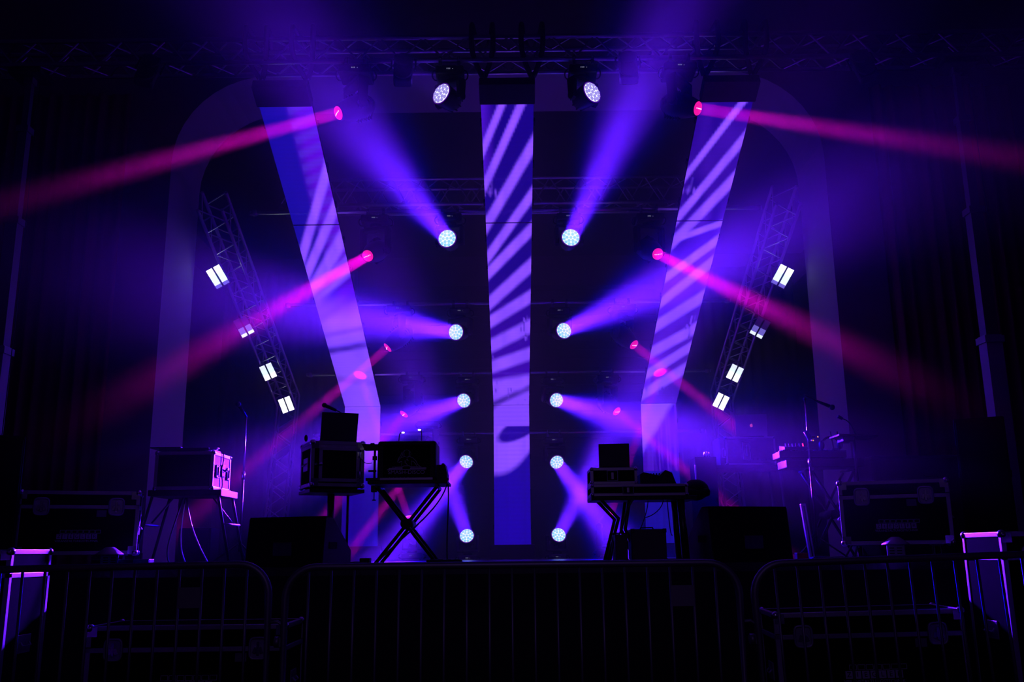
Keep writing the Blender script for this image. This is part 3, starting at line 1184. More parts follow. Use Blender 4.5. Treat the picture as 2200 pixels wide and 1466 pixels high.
def flight_case(name, label, loc, yaw, w, d, h, lid=0.11, casters=0.12, logo=None, latches=2, group=None, side_handles=True, skew=0.0, logo_z=-0.05, logo_s=1.0):
    o = thing(name, label, 'case', loc, (0, R(skew), R(yaw)), group)
    z0 = casters
    e = 0.030
    MB().box((0, 0, z0 + (h - lid) / 2), (w - 0.012, d - 0.012, h - lid), bev=0.003).build('body', M['laminate'], o)
    MB().box((0, 0, z0 + h - lid / 2), (w - 0.012, d - 0.012, lid - 0.004), bev=0.003).build('lid', M['laminate'], o)

    def frame(za, zb, nm, seam_top, seam_bot):
        b = MB()
        for sx in (-1, 1):
            for sy in (-1, 1):
                b.box((sx * (w / 2 - e / 2), sy * (d / 2 - e / 2), (za + zb) / 2), (e, e, zb - za), bev=0.003)
        for z, on in ((zb - e / 2, seam_top), (za + e / 2, seam_bot)):
            if on:
                for sy in (-1, 1):
                    b.box((0, sy * (d / 2 - e / 2), z), (w, e, e), bev=0.003)
                for sx in (-1, 1):
                    b.box((sx * (w / 2 - e / 2), 0, z), (e, d, e), bev=0.003)
        b.build(nm, M['alu_edge'], o)
    frame(z0, z0 + h - lid, 'body_edging', True, True)
    frame(z0 + h - lid + 0.003, z0 + h, 'lid_edging', True, False)
    for sx in (-1, 1):
        for sy in (-1, 1):
            for z, sz in ((z0, -1), (z0 + h, 1)):
                c = MB().sphere((sx * (w / 2 - 0.014), sy * (d / 2 - 0.014), z - sz * 0.014), 0.027, n=10)
                c.box((sx * (w / 2 - 0.035), sy * (d / 2 + 0.001), z - sz * 0.035), (0.06, 0.004, 0.06), bev=0.001)
                c.build('ball_corner', M['chrome'], o)
    for k in range(latches):
        x = 0 if latches == 1 else (-w / 2 + 0.17 + k * (w - 0.34))
        zl = z0 + h - lid
        b = MB()
        rr = []
        for i in range(24):
            a = 2 * math.pi * i / 24
            rr.append((x + 0.052 * (abs(math.cos(a)) ** 0.45) * (1 if math.cos(a) > 0 else -1), -d / 2 - 0.004, zl - 0.012 + 0.062 * (abs(math.sin(a)) ** 0.45) * (1 if math.sin(a) > 0 else -1)))
        b.tube(rr, 0.0085, 6, closed=True)
        b.box((x, -d / 2 - 0.001, zl - 0.012), (0.095, 0.004, 0.115))
        L = b.build('latch', M['alu_edge'], o)
        t_ = MB().box((x, -d / 2 - 0.010, zl - 0.012), (0.018, 0.012, 0.08), bev=0.002)
        t_.box((x - 0.018, -d / 2 - 0.010, zl - 0.022), (0.022, 0.006, 0.04), Matrix.Rotation(R(20), 3, 'Y'), bev=0.002)
        t_.box((x + 0.018, -d / 2 - 0.010, zl - 0.022), (0.022, 0.006, 0.04), Matrix.Rotation(R(-20), 3, 'Y'), bev=0.002)
        t_.build('butterfly', M['chrome'], L)
    if latches == 2:
        MB().box((w / 2 - 0.275, -d / 2 + 0.002, z0 + h - lid - 0.065), (0.07, 0.006, 0.05)).build('label_holder', M['paper'], o)
    if side_handles:
        for sx in (-1, 1):
            zz = z0 + (h - lid) * 0.55
            b = MB().box((sx * (w / 2 - 0.002), 0, zz), (0.008, 0.16, 0.11), bev=0.003)
            b.tube([(sx * (w / 2 + 0.004), -0.05, zz + 0.01), (sx * (w / 2 + 0.02), -0.05, zz - 0.01), (sx * (w / 2 + 0.02), 0.05, zz - 0.01), (sx * (w / 2 + 0.004), 0.05, zz + 0.01)], 0.006, 6)
            b.build('side_handle', M['alu_edge'], o)
    if casters > 0.05:
        for sx in (-1, 1):
            for sy in (-1, 1):
                x, y = sx * (w / 2 - 0.12), sy * (d / 2 - 0.10)
                b = MB().box((x, y, casters - 0.004), (0.09, 0.09, 0.008))
                for q in (-1, 1):
                    b.box((x + q * 0.022, y, casters * 0.68), (0.005, 0.045, casters * 0.62))
                c = b.build('caster', M['steel'], o)
                r_ = casters * 0.42
                MB().lathe([(r_ * 0.8, -0.016), (r_, -0.010), (r_, 0.010), (r_ * 0.8, 0.016)], 'X', 18, (x, y, r_)).build('wheel', M['rubber'], c)
    else:
        for sx in (-1, 1):
            for sy in (-1, 1):
                MB().lathe([(0.02, 0), (0.022, casters)], 'Z', 10, (sx * (w / 2 - 0.06), sy * (d / 2 - 0.06), 0)).build('foot', M['rubber'], o)
    if logo:
        g = bpy.data.objects.new('logo', logo_mesh())
        C.objects.link(g)
        g.parent = o
        g.location = (0, -d / 2 + 0.0055, z0 + (h - lid) * 0.5 + logo_z)
        g.scale = (logo_s, 1, logo_s)
        if logo == 'v':
            g.rotation_euler = (0, R(-90), 0)
    return o


def ground(px, py_bottom, Y, z):
    return Vector((SX(px, py_bottom, Y), Y, z))


# on the stage
def front_at(px0, px1, py, Y, yaw, d):
    """centre of a case whose front face spans two picture columns at depth Y and is turned by yaw"""
    x = (SX(px0, py, Y) + SX(px1, py, Y)) / 2
    a_ = R(yaw)
    return (x - math.sin(a_) * d / 2, Y + math.cos(a_) * d / 2, STAGE)


flight_case('flight_case', 'black flight case with a pale block-letter logo standing on the stage far left', front_at(43, 280, 1190, 7.35, 19, 0.36), 19,
            0.875, 0.36, 0.49, logo='h', casters=0.105, logo_s=0.84)
flight_case('flight_case', 'black flight case with a pale block-letter logo on the stage right, behind the pointed lamp', front_at(1817, 2040, 1160, 7.3, -20, 0.36), -20,
            0.80, 0.36, 0.49, logo='h', casters=0.115, logo_s=0.84)
# in front of the stage, behind the barriers
flight_case('flight_case', 'long flight case with block-letter logo on the hall floor behind the left barrier', (SX(395, 1400, 6.0), 6.28, 0), 1, 1.23, 0.52, 0.62, lid=0.13, casters=0.13, logo='h', logo_z=0.02)
flight_case('flight_case', 'long flight case with block-letter logo on the hall floor behind the right barrier', (SX(1888, 1400, 6.0), 6.28, 0), -5, 1.15, 0.52, 0.66, lid=0.13, casters=0.13, logo='h', skew=-1.2, logo_z=0.02)
flight_case('tall_case', 'tall flight case at the far left before the stage, bright violet on its top edge', (SX(26, 1185, 5.75) - 0.36, 6.0, 0), 0, 0.72, 0.50, 1.09, lid=0.14, casters=0.13, latches=2, logo='v', logo_z=-0.08)
flight_case('tall_case', 'tall flight case at the far right before the stage, blue top edge', (SX(2150, 1155, 5.75) + 0.36, 6.0, 0), 0, 0.72, 0.50, 1.13, lid=0.14, casters=0.13, latches=2)


# ================================================================== laptops, tables, stands
def laptop(label, loc, yaw, w=0.33, d=0.23, h=0.225, tilt=15, m='laptop_dark', emblem=False, group=None, roll=0):
    o = thing('laptop', label, 'laptop', loc, (0, R(roll), R(yaw)), group)
    MB().box((0, 0.0, 0.008), (w, d, 0.014), bev=0.004).build('base', M[m], o)
    rot = Matrix.Rotation(R(tilt), 3, 'X')
    pv = Vector((0, -d / 2 + 0.005, 0.015))
    c = pv + rot @ Vector((0, 0, h / 2))
    sc_ = MB().box(c, (w, 0.007, h), rot, bev=0.003).build('screen_lid', M[m], o)
    MB().tube([(-w * 0.38, pv.y, 0.015), (w * 0.38, pv.y, 0.015)], 0.006, 8).build('hinge', M['black'], o)
    if emblem:
        b = MB()
        q = pv + rot @ Vector((0, -0.0045, h * 0.5))
        pts = []
        for i in range(28):
            a = 2 * math.pi * i / 28
            r = 0.017 * (1 - 0.10 * math.cos(2 * a) ** 2)
            x, z = r * math.cos(a), r * 1.05 * math.sin(a)
            if math.hypot(x - 0.021, z - 0.003) < 0.010:      # the bite at the right
                k = (0.021 - 0.010 * 0.98, 0.003)
                x = min(x, k[0])
            if abs(x) < 0.004 and z > 0:
                z -= 0.003
            pts.append(q + rot @ Vector((x, 0, z)))
        b.prism(pts, rot @ Vector((0, -0.001, 0)))
        lf = []
        for i in range(10):
            a = 2 * math.pi * i / 10
            lf.append(q + rot @ (Vector((0.003, 0, 0.024)) + Matrix.Rotation(R(-35), 3, 'Y') @ Vector((0.0026 * math.cos(a), 0, 0.006 * math.sin(a)))))
        b.prism(lf, rot @ Vector((0, -0.001, 0)))
        b.build('emblem', emit('laptop_emblem', (0.55, 0.05, 0.32), 0.8), sc_)
    return o


def folding_table(label, loc, w, d, h, splay=0.10):
    o = thing('folding_table', label, 'table', loc)
    MB().box((0, 0, h - 0.025), (w, d, 0.05), bev=0.006).build('tabletop', M['black'], o)
    e = MB()
    e.box((w / 2 + 0.002, 0, h - 0.025), (0.006, d, 0.052))
    e.build('edge_rail', M['alu_edge'], o)
    for sx in (-1, 1):
        for sy in (-1, 1):
            top = Vector((sx * (w / 2 - 0.03), sy * (d / 2 - 0.03), h - 0.05))
            bot = Vector((sx * (w / 2 + splay), sy * (d / 2 - 0.02), 0.0))
            l = MB().tube([top, top.lerp(bot, 0.12), bot], 0.013, 8).build('leg', M['black_metal'], o)
            MB().lathe([(0.017, 0), (0.017, 0.035)], 'Z', 10, bot).build('foot_cap', M['rubber'], l)
        a = Vector((sx * (w / 2 + splay * 0.42), -(d / 2 - 0.02), h * 0.55))
        b = Vector((sx * (w / 2 + splay * 0.42), (d / 2 - 0.02), h * 0.55))
        MB().tube([a, b], 0.009, 6).build('crossbar', M['steel'], o)
        MB().tube([(sx * (w / 2 - 0.14), 0, h - 0.05), (sx * (w / 2 + splay * 0.35), 0, h * 0.58)], 0.008, 6).build('brace', M['steel'], o)
    return o


# ---- left table with the bright-sided rack case
TY = 8.02
tx0, tx1 = SX(318, 1060, TY - 0.22), SX(475, 1060, TY - 0.22)
folding_table('black folding table at the left under the rack case, legs splayed', ((tx0 + tx1) / 2, TY, STAGE), tx1 - tx0, 0.46, 0.625)
rc = thing('rack_case', 'rack case on the left folding table, its right side lit bright violet', 'case', ((SX(330, 1058, TY - 0.22) + SX(457, 1058, TY - 0.22)) / 2, TY, STAGE + 0.625))
rw, rd, rh = SX(457, 1058, TY - 0.22) - SX(330, 1058, TY - 0.22), 0.48, 0.315
MB().box((0, 0, rh / 2), (rw - 0.01, rd - 0.01, rh - 0.01), bev=0.003).build('body', M['blue_laminate'], rc)
e = MB()
for sx in (-1, 1):
    for sy in (-1, 1):
        e.box((sx * (rw / 2 - 0.014), sy * (rd / 2 - 0.014), rh / 2), (0.028, 0.028, rh), bev=0.003)
for z in (0.014, rh - 0.014):
    for sy in (-1, 1):
        e.box((0, sy * (rd / 2 - 0.014), z), (rw, 0.028, 0.028), bev=0.003)
    for sx in (-1, 1):
        e.box((sx * (rw / 2 - 0.014), 0, z), (0.028, rd, 0.028), bev=0.003)
e.build('edging', M['alu_edge'], rc)
MB().box((0, -rd / 2 - 0.002, rh / 2), (rw - 0.06, 0.006, rh - 0.06)).build('front_cover', M['laminate'], rc)
for y in (-0.13, 0.17):
    b = MB()
    pts = [(rw / 2 + 0.003, y + dy, rh * 0.5 + dz) for dy, dz in ((-0.035, -0.05), (0.035, -0.05), (0.035, 0.05), (-0.035, 0.05))]
    b.tube(pts, 0.006, 6, closed=True).box((rw / 2 + 0.001, y, rh * 0.5), (0.004, 0.066, 0.096))
    L = b.build('latch', M['alu_edge'], rc)
    MB().box((rw / 2 + 0.010, y, rh * 0.5), (0.010, 0.016, 0.07), bev=0.002).build('butterfly', M['black_metal'], L)
b = MB().box((rw / 2 + 0.002, 0.03, rh * 0.55), (0.005, 0.10, 0.10), bev=0.002)
b.tube([(rw / 2 + 0.004, 0.0, rh * 0.58), (rw / 2 + 0.02, 0.0, rh * 0.54), (rw / 2 + 0.02, 0.06, rh * 0.54), (rw / 2 + 0.004, 0.06, rh * 0.58)], 0.006, 6)
b.build('side_handle', M['black_metal'], rc)
for sx in (-1, 1):
    for sy in (-1, 1):
        for z in (0.012, rh - 0.012):
            MB().sphere((sx * (rw / 2 - 0.012), sy * (rd / 2 - 0.012), z), 0.022, n=8).build('ball_corner', M['chrome'], rc)
lp = thing('closed_controller', 'flat black device lying on top of the left rack case', 'device', (rc.location.x - 0.03, TY - 0.02, STAGE + 0.625 + rh + 0.01))
MB().box((0, 0, 0.015), (0.42, 0.34, 0.026), bev=0.006).build('body', M['black'], lp)
MB().box((-0.16, -0.03, 0.031), (0.26, 0.26, 0.012), bev=0.004).build('lid', M['black'], lp)
lt = tag(MB().box((0, 0, 0.04), (0.10, 0.05, 0.008)).box((0, 0.0, 0.032), (0.08, 0.04, 0.01)).build('led_strip_lamp', M['white_metal'], None, loc=(rc.location.x + rw / 2 - 0.06, TY - 0.1, STAGE + 0.625 + rh + 0.0)), 'small pale metal bracket on the right edge of the left rack case', 'bracket')


def cable(label, pts, r=0.006, m='cable', group=None):
    return tag(MB().tube(pts, r, 6).build('cable', M[m]), label, 'cable', group)


tz = STAGE + 0.57
cx = SX(395, 1075, TY)
cable('black cable hanging from the left table in a long bow to the left', bez((cx, TY - 0.02, tz), (cx - 0.05, TY - 0.1, tz - 0.3), (cx - 0.12, TY - 0.1, tz - 0.45), (cx - 0.03, TY - 0.12, STAGE + 0.008), 14) + [(cx + 0.05, TY - 0.15, STAGE + 0.008)])
cable('shiny cable hanging from the left table straight to the floor', bez((cx + 0.02, TY - 0.02, tz), (cx, TY - 0.05, tz - 0.3), (cx + 0.01, TY - 0.08, tz - 0.45), (cx + 0.10, TY - 0.1, STAGE + 0.008), 14) + [(cx + 0.2, TY - 0.15, STAGE + 0.008)], 0.006, 'chrome')
cable('shiny cable hanging from the left table and sweeping out to the right', bez((cx + 0.03, TY - 0.02, tz), (cx + 0.07, TY - 0.05, tz - 0.22), (cx + 0.18, TY - 0.1, tz - 0.40), (cx + 0.29, TY - 0.12, STAGE + 0.008), 14) + [(cx + 0.36, TY - 0.15, STAGE + 0.008)], 0.006, 'chrome')
cable('thin black cable running down the lit side of the left rack case', [(rc.location.x + rw / 2 + 0.008, TY - 0.02 + 0.02 * math.sin(k), STAGE + 0.625 + rh + 0.01 - k * 0.034) for k in range(10)], 0.005)

# small dark speaker on the stage floor behind the table
o = thing('small_speaker', 'small dark speaker box on the stage behind the left folding table', 'speaker', (SX(425, 1200, 8.9), 8.9, STAGE))
MB().box((0, 0, 0.17), (0.30, 0.26, 0.34), bev=0.01).build('cabinet', M['speaker_paint'], o)
MB().box((0, -0.135, 0.17), (0.27, 0.012, 0.31), bev=0.003).build('grille', M['grille'], o)


def mic_stand(label, loc, h, boom=None, head=None, base='tripod'):
    o = thing('microphone_stand', label, 'microphone stand', loc)
    if base == 'tripod':
        for a in (90, 210, 330):
            MB().tube([(0, 0, 0.20), (0.26 * math.cos(R(a)), 0.26 * math.sin(R(a)), 0.012)], 0.008, 6).build('leg', M['black_metal'], o)
    MB().tube([(0, 0, 0.12), (0, 0, h * 0.6)], 0.011, 8).build('lower_tube', M['black_metal'], o)
    MB().tube([(0, 0, h * 0.55), (0, 0, h)], 0.0075, 8).lathe([(0.016, h * 0.57), (0.016, h * 0.62)], 'Z', 10).build('upper_tube', M['chrome'], o)
    tip = Vector((0, 0, h))
    if boom:
        a, b = Vector(boom[0]), Vector(boom[1])
        MB().tube([a, b], 0.007, 8).sphere(tip, 0.018, n=8).build('boom', M['black_metal'], o)
        tip = b
    if head:
        d = Vector(head).normalized()
        MB().tube([tip, tip + d * 0.13], 0.011, 10, r2=0.016).build('microphone_body', M['black'], o)
        MB().sphere(tip + d * 0.155, 0.026, n=12).build('microphone_head', M['black_metal'], o)
    return o


p = at(513, 1205, 8.5)
mic_stand('slim microphone stand right of the left folding table', (SX(513, 1205, 8.5), 8.5, STAGE), 1.33, head=(-0.25, -0.5, 0.5))

# ---- wedge monitors


def wedge(label, loc, yaw, w, h, d, flip):
    o = thing('stage_monitor', label, 'speaker', loc, (0, 0, R(yaw)))
    prof = [(-w / 2, 0, 0), (w / 2 - 0.0, 0, 0)]
    # profile in y-z: back upright to the hall, sloping baffle to the performers; one end cut
    b = MB().prism([(-w / 2, -d / 2, 0), (-w / 2, -d / 2 + 0.04, h), (-w / 2, -d / 2 + 0.16, h), (-w / 2, d / 2, 0.12), (-w / 2, d / 2, 0)], (w, 0, 0))
    b.build('cabinet', M['speaker_paint'], o)
    for sx in (-1, 1):
        side = MB().prism([(sx * w / 2, -d / 2 + 0.01, 0.01), (sx * w / 2, -d / 2 + 0.05, h - 0.01), (sx * w / 2, -d / 2 + 0.155, h - 0.01), (sx * w / 2, d / 2 - 0.01, 0.12), (sx * w / 2, d / 2 - 0.01, 0.01)], (sx * 0.012, 0, 0))
        sp = side.build('side_cheek', M['black_metal'], o)
        MB().box((sx * (w / 2 + 0.013), -d / 2 + 0.16, h * 0.42), (0.008, 0.12, 0.05), bev=0.002).build('side_handle', M['rubber'], sp)
    MB().prism([(-w / 2 + 0.03, -d / 2 + 0.175, h - 0.01), (-w / 2 + 0.03, -d / 2 + 0.185, h + 0.002), (-w / 2 + 0.03, d / 2 - 0.005, 0.15), (-w / 2 + 0.03, d / 2 - 0.012, 0.135)], (w - 0.06, 0, 0)).build('grille', M['grille'], o)
    MB().box((0, -d / 2 - 0.001, h * 0.35), (0.16, 0.012, 0.10), bev=0.002).build('connector_panel', M['black_metal'], o)
    return o


wedge('black stage monitor wedge on the stage left, before the laptop case', (SX(624, 1205, 7.1), 7.36, STAGE), -18, 0.64, 0.37, 0.46, False)
wedge('black stage monitor wedge on the stage right, beside the right desk', (SX(1604, 1205, 7.1), 7.36, STAGE), 18, 0.66, 0.41, 0.46, True)

# ---- the laptop case on its pedestal
DY = 7.95
cxx = SX(712, 1045, DY)
o = thing('pedestal_stand', 'dark pedestal stand behind the left wedge, carrying the laptop case', 'stand', (cxx, DY, STAGE), (0, 0, R(24)))
zc0 = at(712, 1046, DY - 0.2).z - STAGE
MB().box((0, 0, zc0 - 0.035), (0.46, 0.44, 0.03), bev=0.004).build('tray', M['black'], o)
MB().tube([(0, 0, 0.03), (0, 0, zc0 - 0.045)], 0.03, 12).build('column', M['black_metal'], o)
MB().box((0, 0, 0.015), (0.42, 0.42, 0.03), bev=0.006).build('base', M['black_metal'], o)
MB().tube([(0.17, 0.1, 0.02), (0.17, 0.1, zc0 - 0.045)], 0.012, 8).build('strut', M['black_metal'], o)
dc = flight_case('door_case', 'flight case with a framed door panel on the pedestal stand, laptop on top', (cxx, DY, STAGE + zc0 - 0.02), 24, 0.45, 0.42, 0.375, lid=0.03, casters=0.02, latches=0)
dr = MB().box((0.01, -0.214, 0.20), (0.34, 0.010, 0.27)).build('door', M['laminate'], dc)
b = MB()
for c, s_ in (((0.01, -0.219, 0.33), (0.34, 0.012, 0.028)), ((0.01, -0.219, 0.072), (0.34, 0.012, 0.028)), ((-0.146, -0.219, 0.20), (0.028, 0.012, 0.27)), ((0.166, -0.219, 0.20), (0.028, 0.012, 0.27))):
    b.box(c, s_, bev=0.002)
b.build('door_frame', M['alu_edge'], dr)
MB().lathe([(0.018, -0.232), (0.014, -0.245), (0.0, -0.246)], 'Y', 12, (-0.15, 0, 0.20)).lathe([(0.012, -0.225), (0.010, -0.234)], 'Y', 10, (-0.185, 0, 0.20)).build('door_lock', M['chrome'], dr)
for z in (0.12, 0.28):
    b = MB().tube([(0.182, -0.222, z - 0.028), (0.182, -0.222, z + 0.028)], 0.007, 8)
    b.box((0.168, -0.226, z), (0.02, 0.004, 0.056)).box((0.198, -0.218, z), (0.022, 0.004, 0.056))
    b.build('door_hinge', M['chrome'], dr)
laptop('open laptop seen from behind on the door case at the left', (cxx + 0.03, DY - 0.02, STAGE + zc0 + 0.375 + 0.001), 22, 0.31, 0.22, 0.235, 14)
o = thing('gooseneck_microphone', 'black microphone on a bent arm above the left laptop', 'microphone', (cxx + 0.12, DY + 0.14, STAGE + zc0 + 0.375))
hd = at(697, 871, DY + 0.06) - o.location
nk = at(722, 882, DY + 0.1) - o.location
MB().lathe([(0.03, 0), (0.03, 0.012)], 'Z', 12).build('base', M['black_metal'], o)
MB().tube(bez((0, 0, 0.01), (0.02, 0, 0.16), nk + Vector((0.10, 0, -0.03)), nk, 10), 0.006, 6).build('gooseneck', M['black_metal'], o)
MB().tube([nk, hd], 0.013, 10, r2=0.017).sphere(hd, 0.022, n=10).build('microphone_head', M['black'], o)
tag(MB().sphere((0, 0, 0.03), 0.022, (0.7, 0.8, 1.4), 10).build('knob', M['black'], None, loc=(cxx - 0.19, DY - 0.18, STAGE + zc0 + 0.375)), 'small black egg-shaped knob at the left top corner of the door case', 'knob')

# ---- crossed stand with the logo case
JY = 7.25
jx = SX(879, 1040, JY)
zt = at(879, 1035, JY - 0.1).z - STAGE
o = thing('crossed_stand', 'black X-shaped stand on the stage under the logo case', 'stand', (jx, JY, STAGE))
for sy in (-0.16, 0.16):
    for sx in (-1, 1):
        l = MB().tube([(sx * 0.225, sy + sx * 0.012, zt - 0.045), (-sx * 0.23, sy + sx * 0.012, 0.015)], 0.013, 8).build('leg', M['black_metal'], o)
for sx in (-1, 1):
    MB().tube([(sx * 0.23, -0.2, 0.014), (sx * 0.23, 0.2, 0.014)], 0.013, 8).build('foot_bar', M['rubber'], o)
    MB().tube([(sx * 0.225, -0.2, zt - 0.04), (sx * 0.225, 0.2, zt - 0.04)], 0.012, 8).build('support_arm', M['black_metal'], o)
MB().lathe([(0.04, -0.20), (0.04, 0.20)], 'Y', 16, (0, 0, zt * 0.49)).build('pivot_hub', M['black'], o)
tr = tag(MB().box((0.01, 0, -0.012), (0.60, 0.42, 0.024), bev=0.004).build('tray_board', M['black'], None, loc=(jx, JY, STAGE + zt)), 'black board lying across the top of the crossed stand', 'board')
lc = thing('logo_case', 'black case on the crossed stand with white lettering under a line drawing of a figure', 'case', (jx, JY - 0.02, STAGE + zt + 0.001))
lw, ld, lh = 0.445, 0.34, 0.30
MB().box((0, 0, lh / 2), (lw, ld, lh), bev=0.02).build('body', M['black'], lc)
MB().box((0, -ld / 2 - 0.002, lh * 0.48), (lw * 0.80, 0.006, lh * 0.84), bev=0.002).build('front_panel', M['laminate'], lc)
MB().box((0, -ld / 2 - 0.006, 0.012), (lw * 0.9, 0.014, 0.02), bev=0.003).build('bottom_rail', M['alu_edge'], lc)
for x in (-0.14, -0.02, 0.10, 0.17):
    MB().lathe([(0.02, lh - 0.004), (0.018, lh + 0.012)], 'Z', 12, (x, 0, 0)).build('knob', M['black_metal'], lc)
g = MB()
yf = -ld / 2 - 0.0055
def gp(u, v):    # u,v in the picture's own grid (2030 px crop) to the panel
    return Vector(((u - 885) / 2030 * 0.64, yf, 0.012 + (1080 - v) / 1466 * 0.465))
N_ = (0, -1, 0)
for stroke, w_ in (([(470, 835), (780, 832)], 0.010), ([(980, 832), (1350, 830)], 0.010), ([(425, 862), (1350, 858)], 0.004),
                   ([(545, 800), (780, 795), (820, 775), (950, 773), (990, 795), (1240, 800)], 0.004), ([(620, 812), (780, 812)], 0.008), ([(1000, 812), (1180, 812)], 0.008),
                   ([(700, 690), (775, 665)], 0.004), ([(665, 690), (700, 620), (760, 570), (840, 552), (900, 570)], 0.003),
                   ([(900, 570), (960, 552), (1040, 590), (1110, 660), (1150, 740), (1215, 795)], 0.003), ([(1000, 655), (1060, 680), (1110, 740), (1140, 790)], 0.003),
                   ([(665, 690), (690, 600), (740, 530), (770, 455)], 0.003), ([(770, 455), (790, 500), (760, 560)], 0.003),
                   ([(775, 665), (765, 770)], 0.002), ([(1000, 655), (1010, 770)], 0.002),
                   ([(850, 650), (850, 700), (885, 720)], 0.004), ([(905, 620), (925, 655)], 0.004), ([(890, 735), (905, 750)], 0.004), ([(880, 640), (900, 600)], 0.002)):
    g.ribbon([gp(*q) for q in stroke], w_, N_, 0.0015)
for rx, ry, cxp, cyp, a0, a1 in ((72, 86, 885, 480, 0, 360), (95, 70, 885, 470, 20, 160), (26, 34, 805, 490, 0, 360), (26, 34, 965, 490, 0, 360)):
    g.ribbon([gp(cxp + rx * math.cos(R(a0 + (a1 - a0) * i / 20)), cyp - ry * math.sin(R(a0 + (a1 - a0) * i / 20))) for i in range(21)], 0.002, N_, 0.0015)
tm = text_mesh('SMASH-DISCO', 0.040, depth=0.0012)
tw = max(v.co.x for v in tm.vertices) - min(v.co.x for v in tm.vertices)
g.mesh(tm, Matrix.Translation((0.0, yf - 0.001, 0.012 + (1080 - 925) / 1466 * 0.465)) @ FACE_FRONT @ Matrix.Diagonal((0.275 / tw, 1.0, 1, 1)))
for k in range(6):
    q = gp(485 + k * 88, 1047)
    g.box(q, (0.004, 0.002, 0.005))
g.build('logo', M['print'], lc)
# lamps, cradle and boxes round the logo case
for u0, v0, u1, v1, lab in ((857, 950, 866, 930, 'thin gooseneck lamp with a lit tip on the logo case, left one'),
                            (906, 950, 901, 924, 'thin gooseneck lamp with a lit tip on the logo case, right one')):
    b0 = at(u0, v0, JY)
    b0.z = STAGE + zt + lh
    o = thing('gooseneck_lamp', lab, 'lamp', b0)
    tip = at(u1, v1, JY - 0.03) - b0
    MB().tube(bez((0, 0, 0), (0, 0, tip.z * 0.9), (tip.x * 0.1, 0, tip.z * 1.15), tip, 8), 0.004, 6).lathe([(0.01, 0), (0.008, 0.01)], 'Z', 10).build('neck', M['black_metal'], o)
    MB().sphere(tip, 0.0085, (1.5, 1, 0.8), 8).build('lamp_tip', M['led_white'], o)
o = thing('camera_on_clamp', 'small dark camera on an upright clamp pole left of the logo case', 'camera', (SX(808, 1032, JY - 0.05), JY - 0.14, STAGE + zt + 0.001))
top = at(806, 963, JY - 0.14) - o.location
MB().box((0, 0, 0.012), (0.12, 0.10, 0.022), bev=0.004).build('clamp_plate', M['black_metal'], o)
MB().tube([(0, 0, 0.02), (0, 0, top.z - 0.02)], 0.009, 8).lathe([(0.018, 0.16), (0.018, 0.19)], 'Z', 10).lathe([(0.014, 0.07), (0.014, 0.085)], 'Z', 10).build('pole', M['black_metal'], o)
MB().box((-0.022, 0, 0.078), (0.05, 0.015, 0.015), bev=0.003).build('clamp_screw', M['black_metal'], o)
MB().prism([(-0.095, -0.025, top.z + 0.03), (-0.075, -0.025, top.z - 0.02), (0.03, -0.025, top.z - 0.018), (0.04, -0.025, top.z + 0.026)], (0, 0.05, 0)).box((-0.02, 0, top.z + 0.032), (0.03, 0.02, 0.01)).build('camera_body', M['black'], o)
o = tag(MB().box((0, 0, -0.03), (0.045, 0.04, 0.05), bev=0.004).tube([(0, 0, -0.055), (0, 0, -0.11)], 0.004, 6).lathe([(0.014, -0.11), (0.014, -0.118)], 'Z', 10).build('table_clamp', M['black_metal'], None, loc=(SX(808, 1040, JY - 0.05), JY - 0.14, STAGE + zt - 0.026)), 'black screw clamp hanging under the left end of the tray board', 'clamp')
o = thing('effects_box', 'small dark box at the right end of the tray board beside the logo case', 'device', (SX(950, 1037, JY), JY - 0.02, STAGE + zt + 0.001))
MB().prism([(-0.035, -0.10, 0), (0.045, -0.10, 0), (0.045, -0.10, 0.06), (0.03, -0.10, 0.125), (-0.035, -0.10, 0.12)], (0, 0.2, 0)).build('body', M['black'], o)
MB().lathe([(0.012, 0.12), (0.010, 0.138)], 'Z', 10, (0.01, -0.03, 0)).build('knob', M['black_metal'], o)
jxr = SX(962, 1030, JY)
cable('black cable hanging straight down right of the crossed stand', bez((jxr, JY - 0.06, STAGE + zt + 0.03), (jxr + 0.03, JY - 0.1, STAGE + zt - 0.1), (jxr - 0.01, JY - 0.1, STAGE + 0.2), (jxr + 0.01, JY - 0.12, STAGE + 0.007), 12), 0.006)
cable('black cable drooping in a bow across the crossed stand to the left', bez((jxr + 0.01, JY - 0.07, STAGE + zt + 0.02), (jxr - 0.02, JY - 0.24, STAGE + zt - 0.22), (jx + 0.05, JY - 0.24, STAGE + 0.28), (jx - 0.22, JY - 0.26, STAGE + 0.007), 14) + [(jx - 0.34, JY - 0.22, STAGE + 0.007)], 0.006)
cable('thin wire from the camera clamp pole to the door case', bez((SX(776, 958, JY), JY - 0.1, STAGE + zt + 0.2), (SX(785, 975, JY), JY - 0.1, STAGE + zt + 0.15), (SX(790, 985, JY), JY - 0.12, STAGE + zt + 0.13), (SX(805, 983, JY), JY - 0.14, STAGE + zt + 0.14), 8), 0.003)
o = thing('power_block', 'flat black power block on the stage edge under the crossed stand, right', 'power supply', (SX(955, 1212, 7.08), 7.08, STAGE))
MB().box((0, 0, 0.022), (0.26, 0.10, 0.042), bev=0.005).build('body', M['black'], o)
for k in range(4):
    MB().lathe([(0.02, 0.042), (0.02, 0.046)], 'Z', 12, (-0.09 + 0.06 * k, 0, 0)).build('socket', M['black_metal'], o)
o = thing('power_block', 'small black power box on the stage edge left of the crossed stand', 'power supply', (SX(785, 1210, 7.08), 7.08, STAGE))
MB().box((0, 0, 0.03), (0.075, 0.09, 0.06), bev=0.005).build('body', M['black'], o)
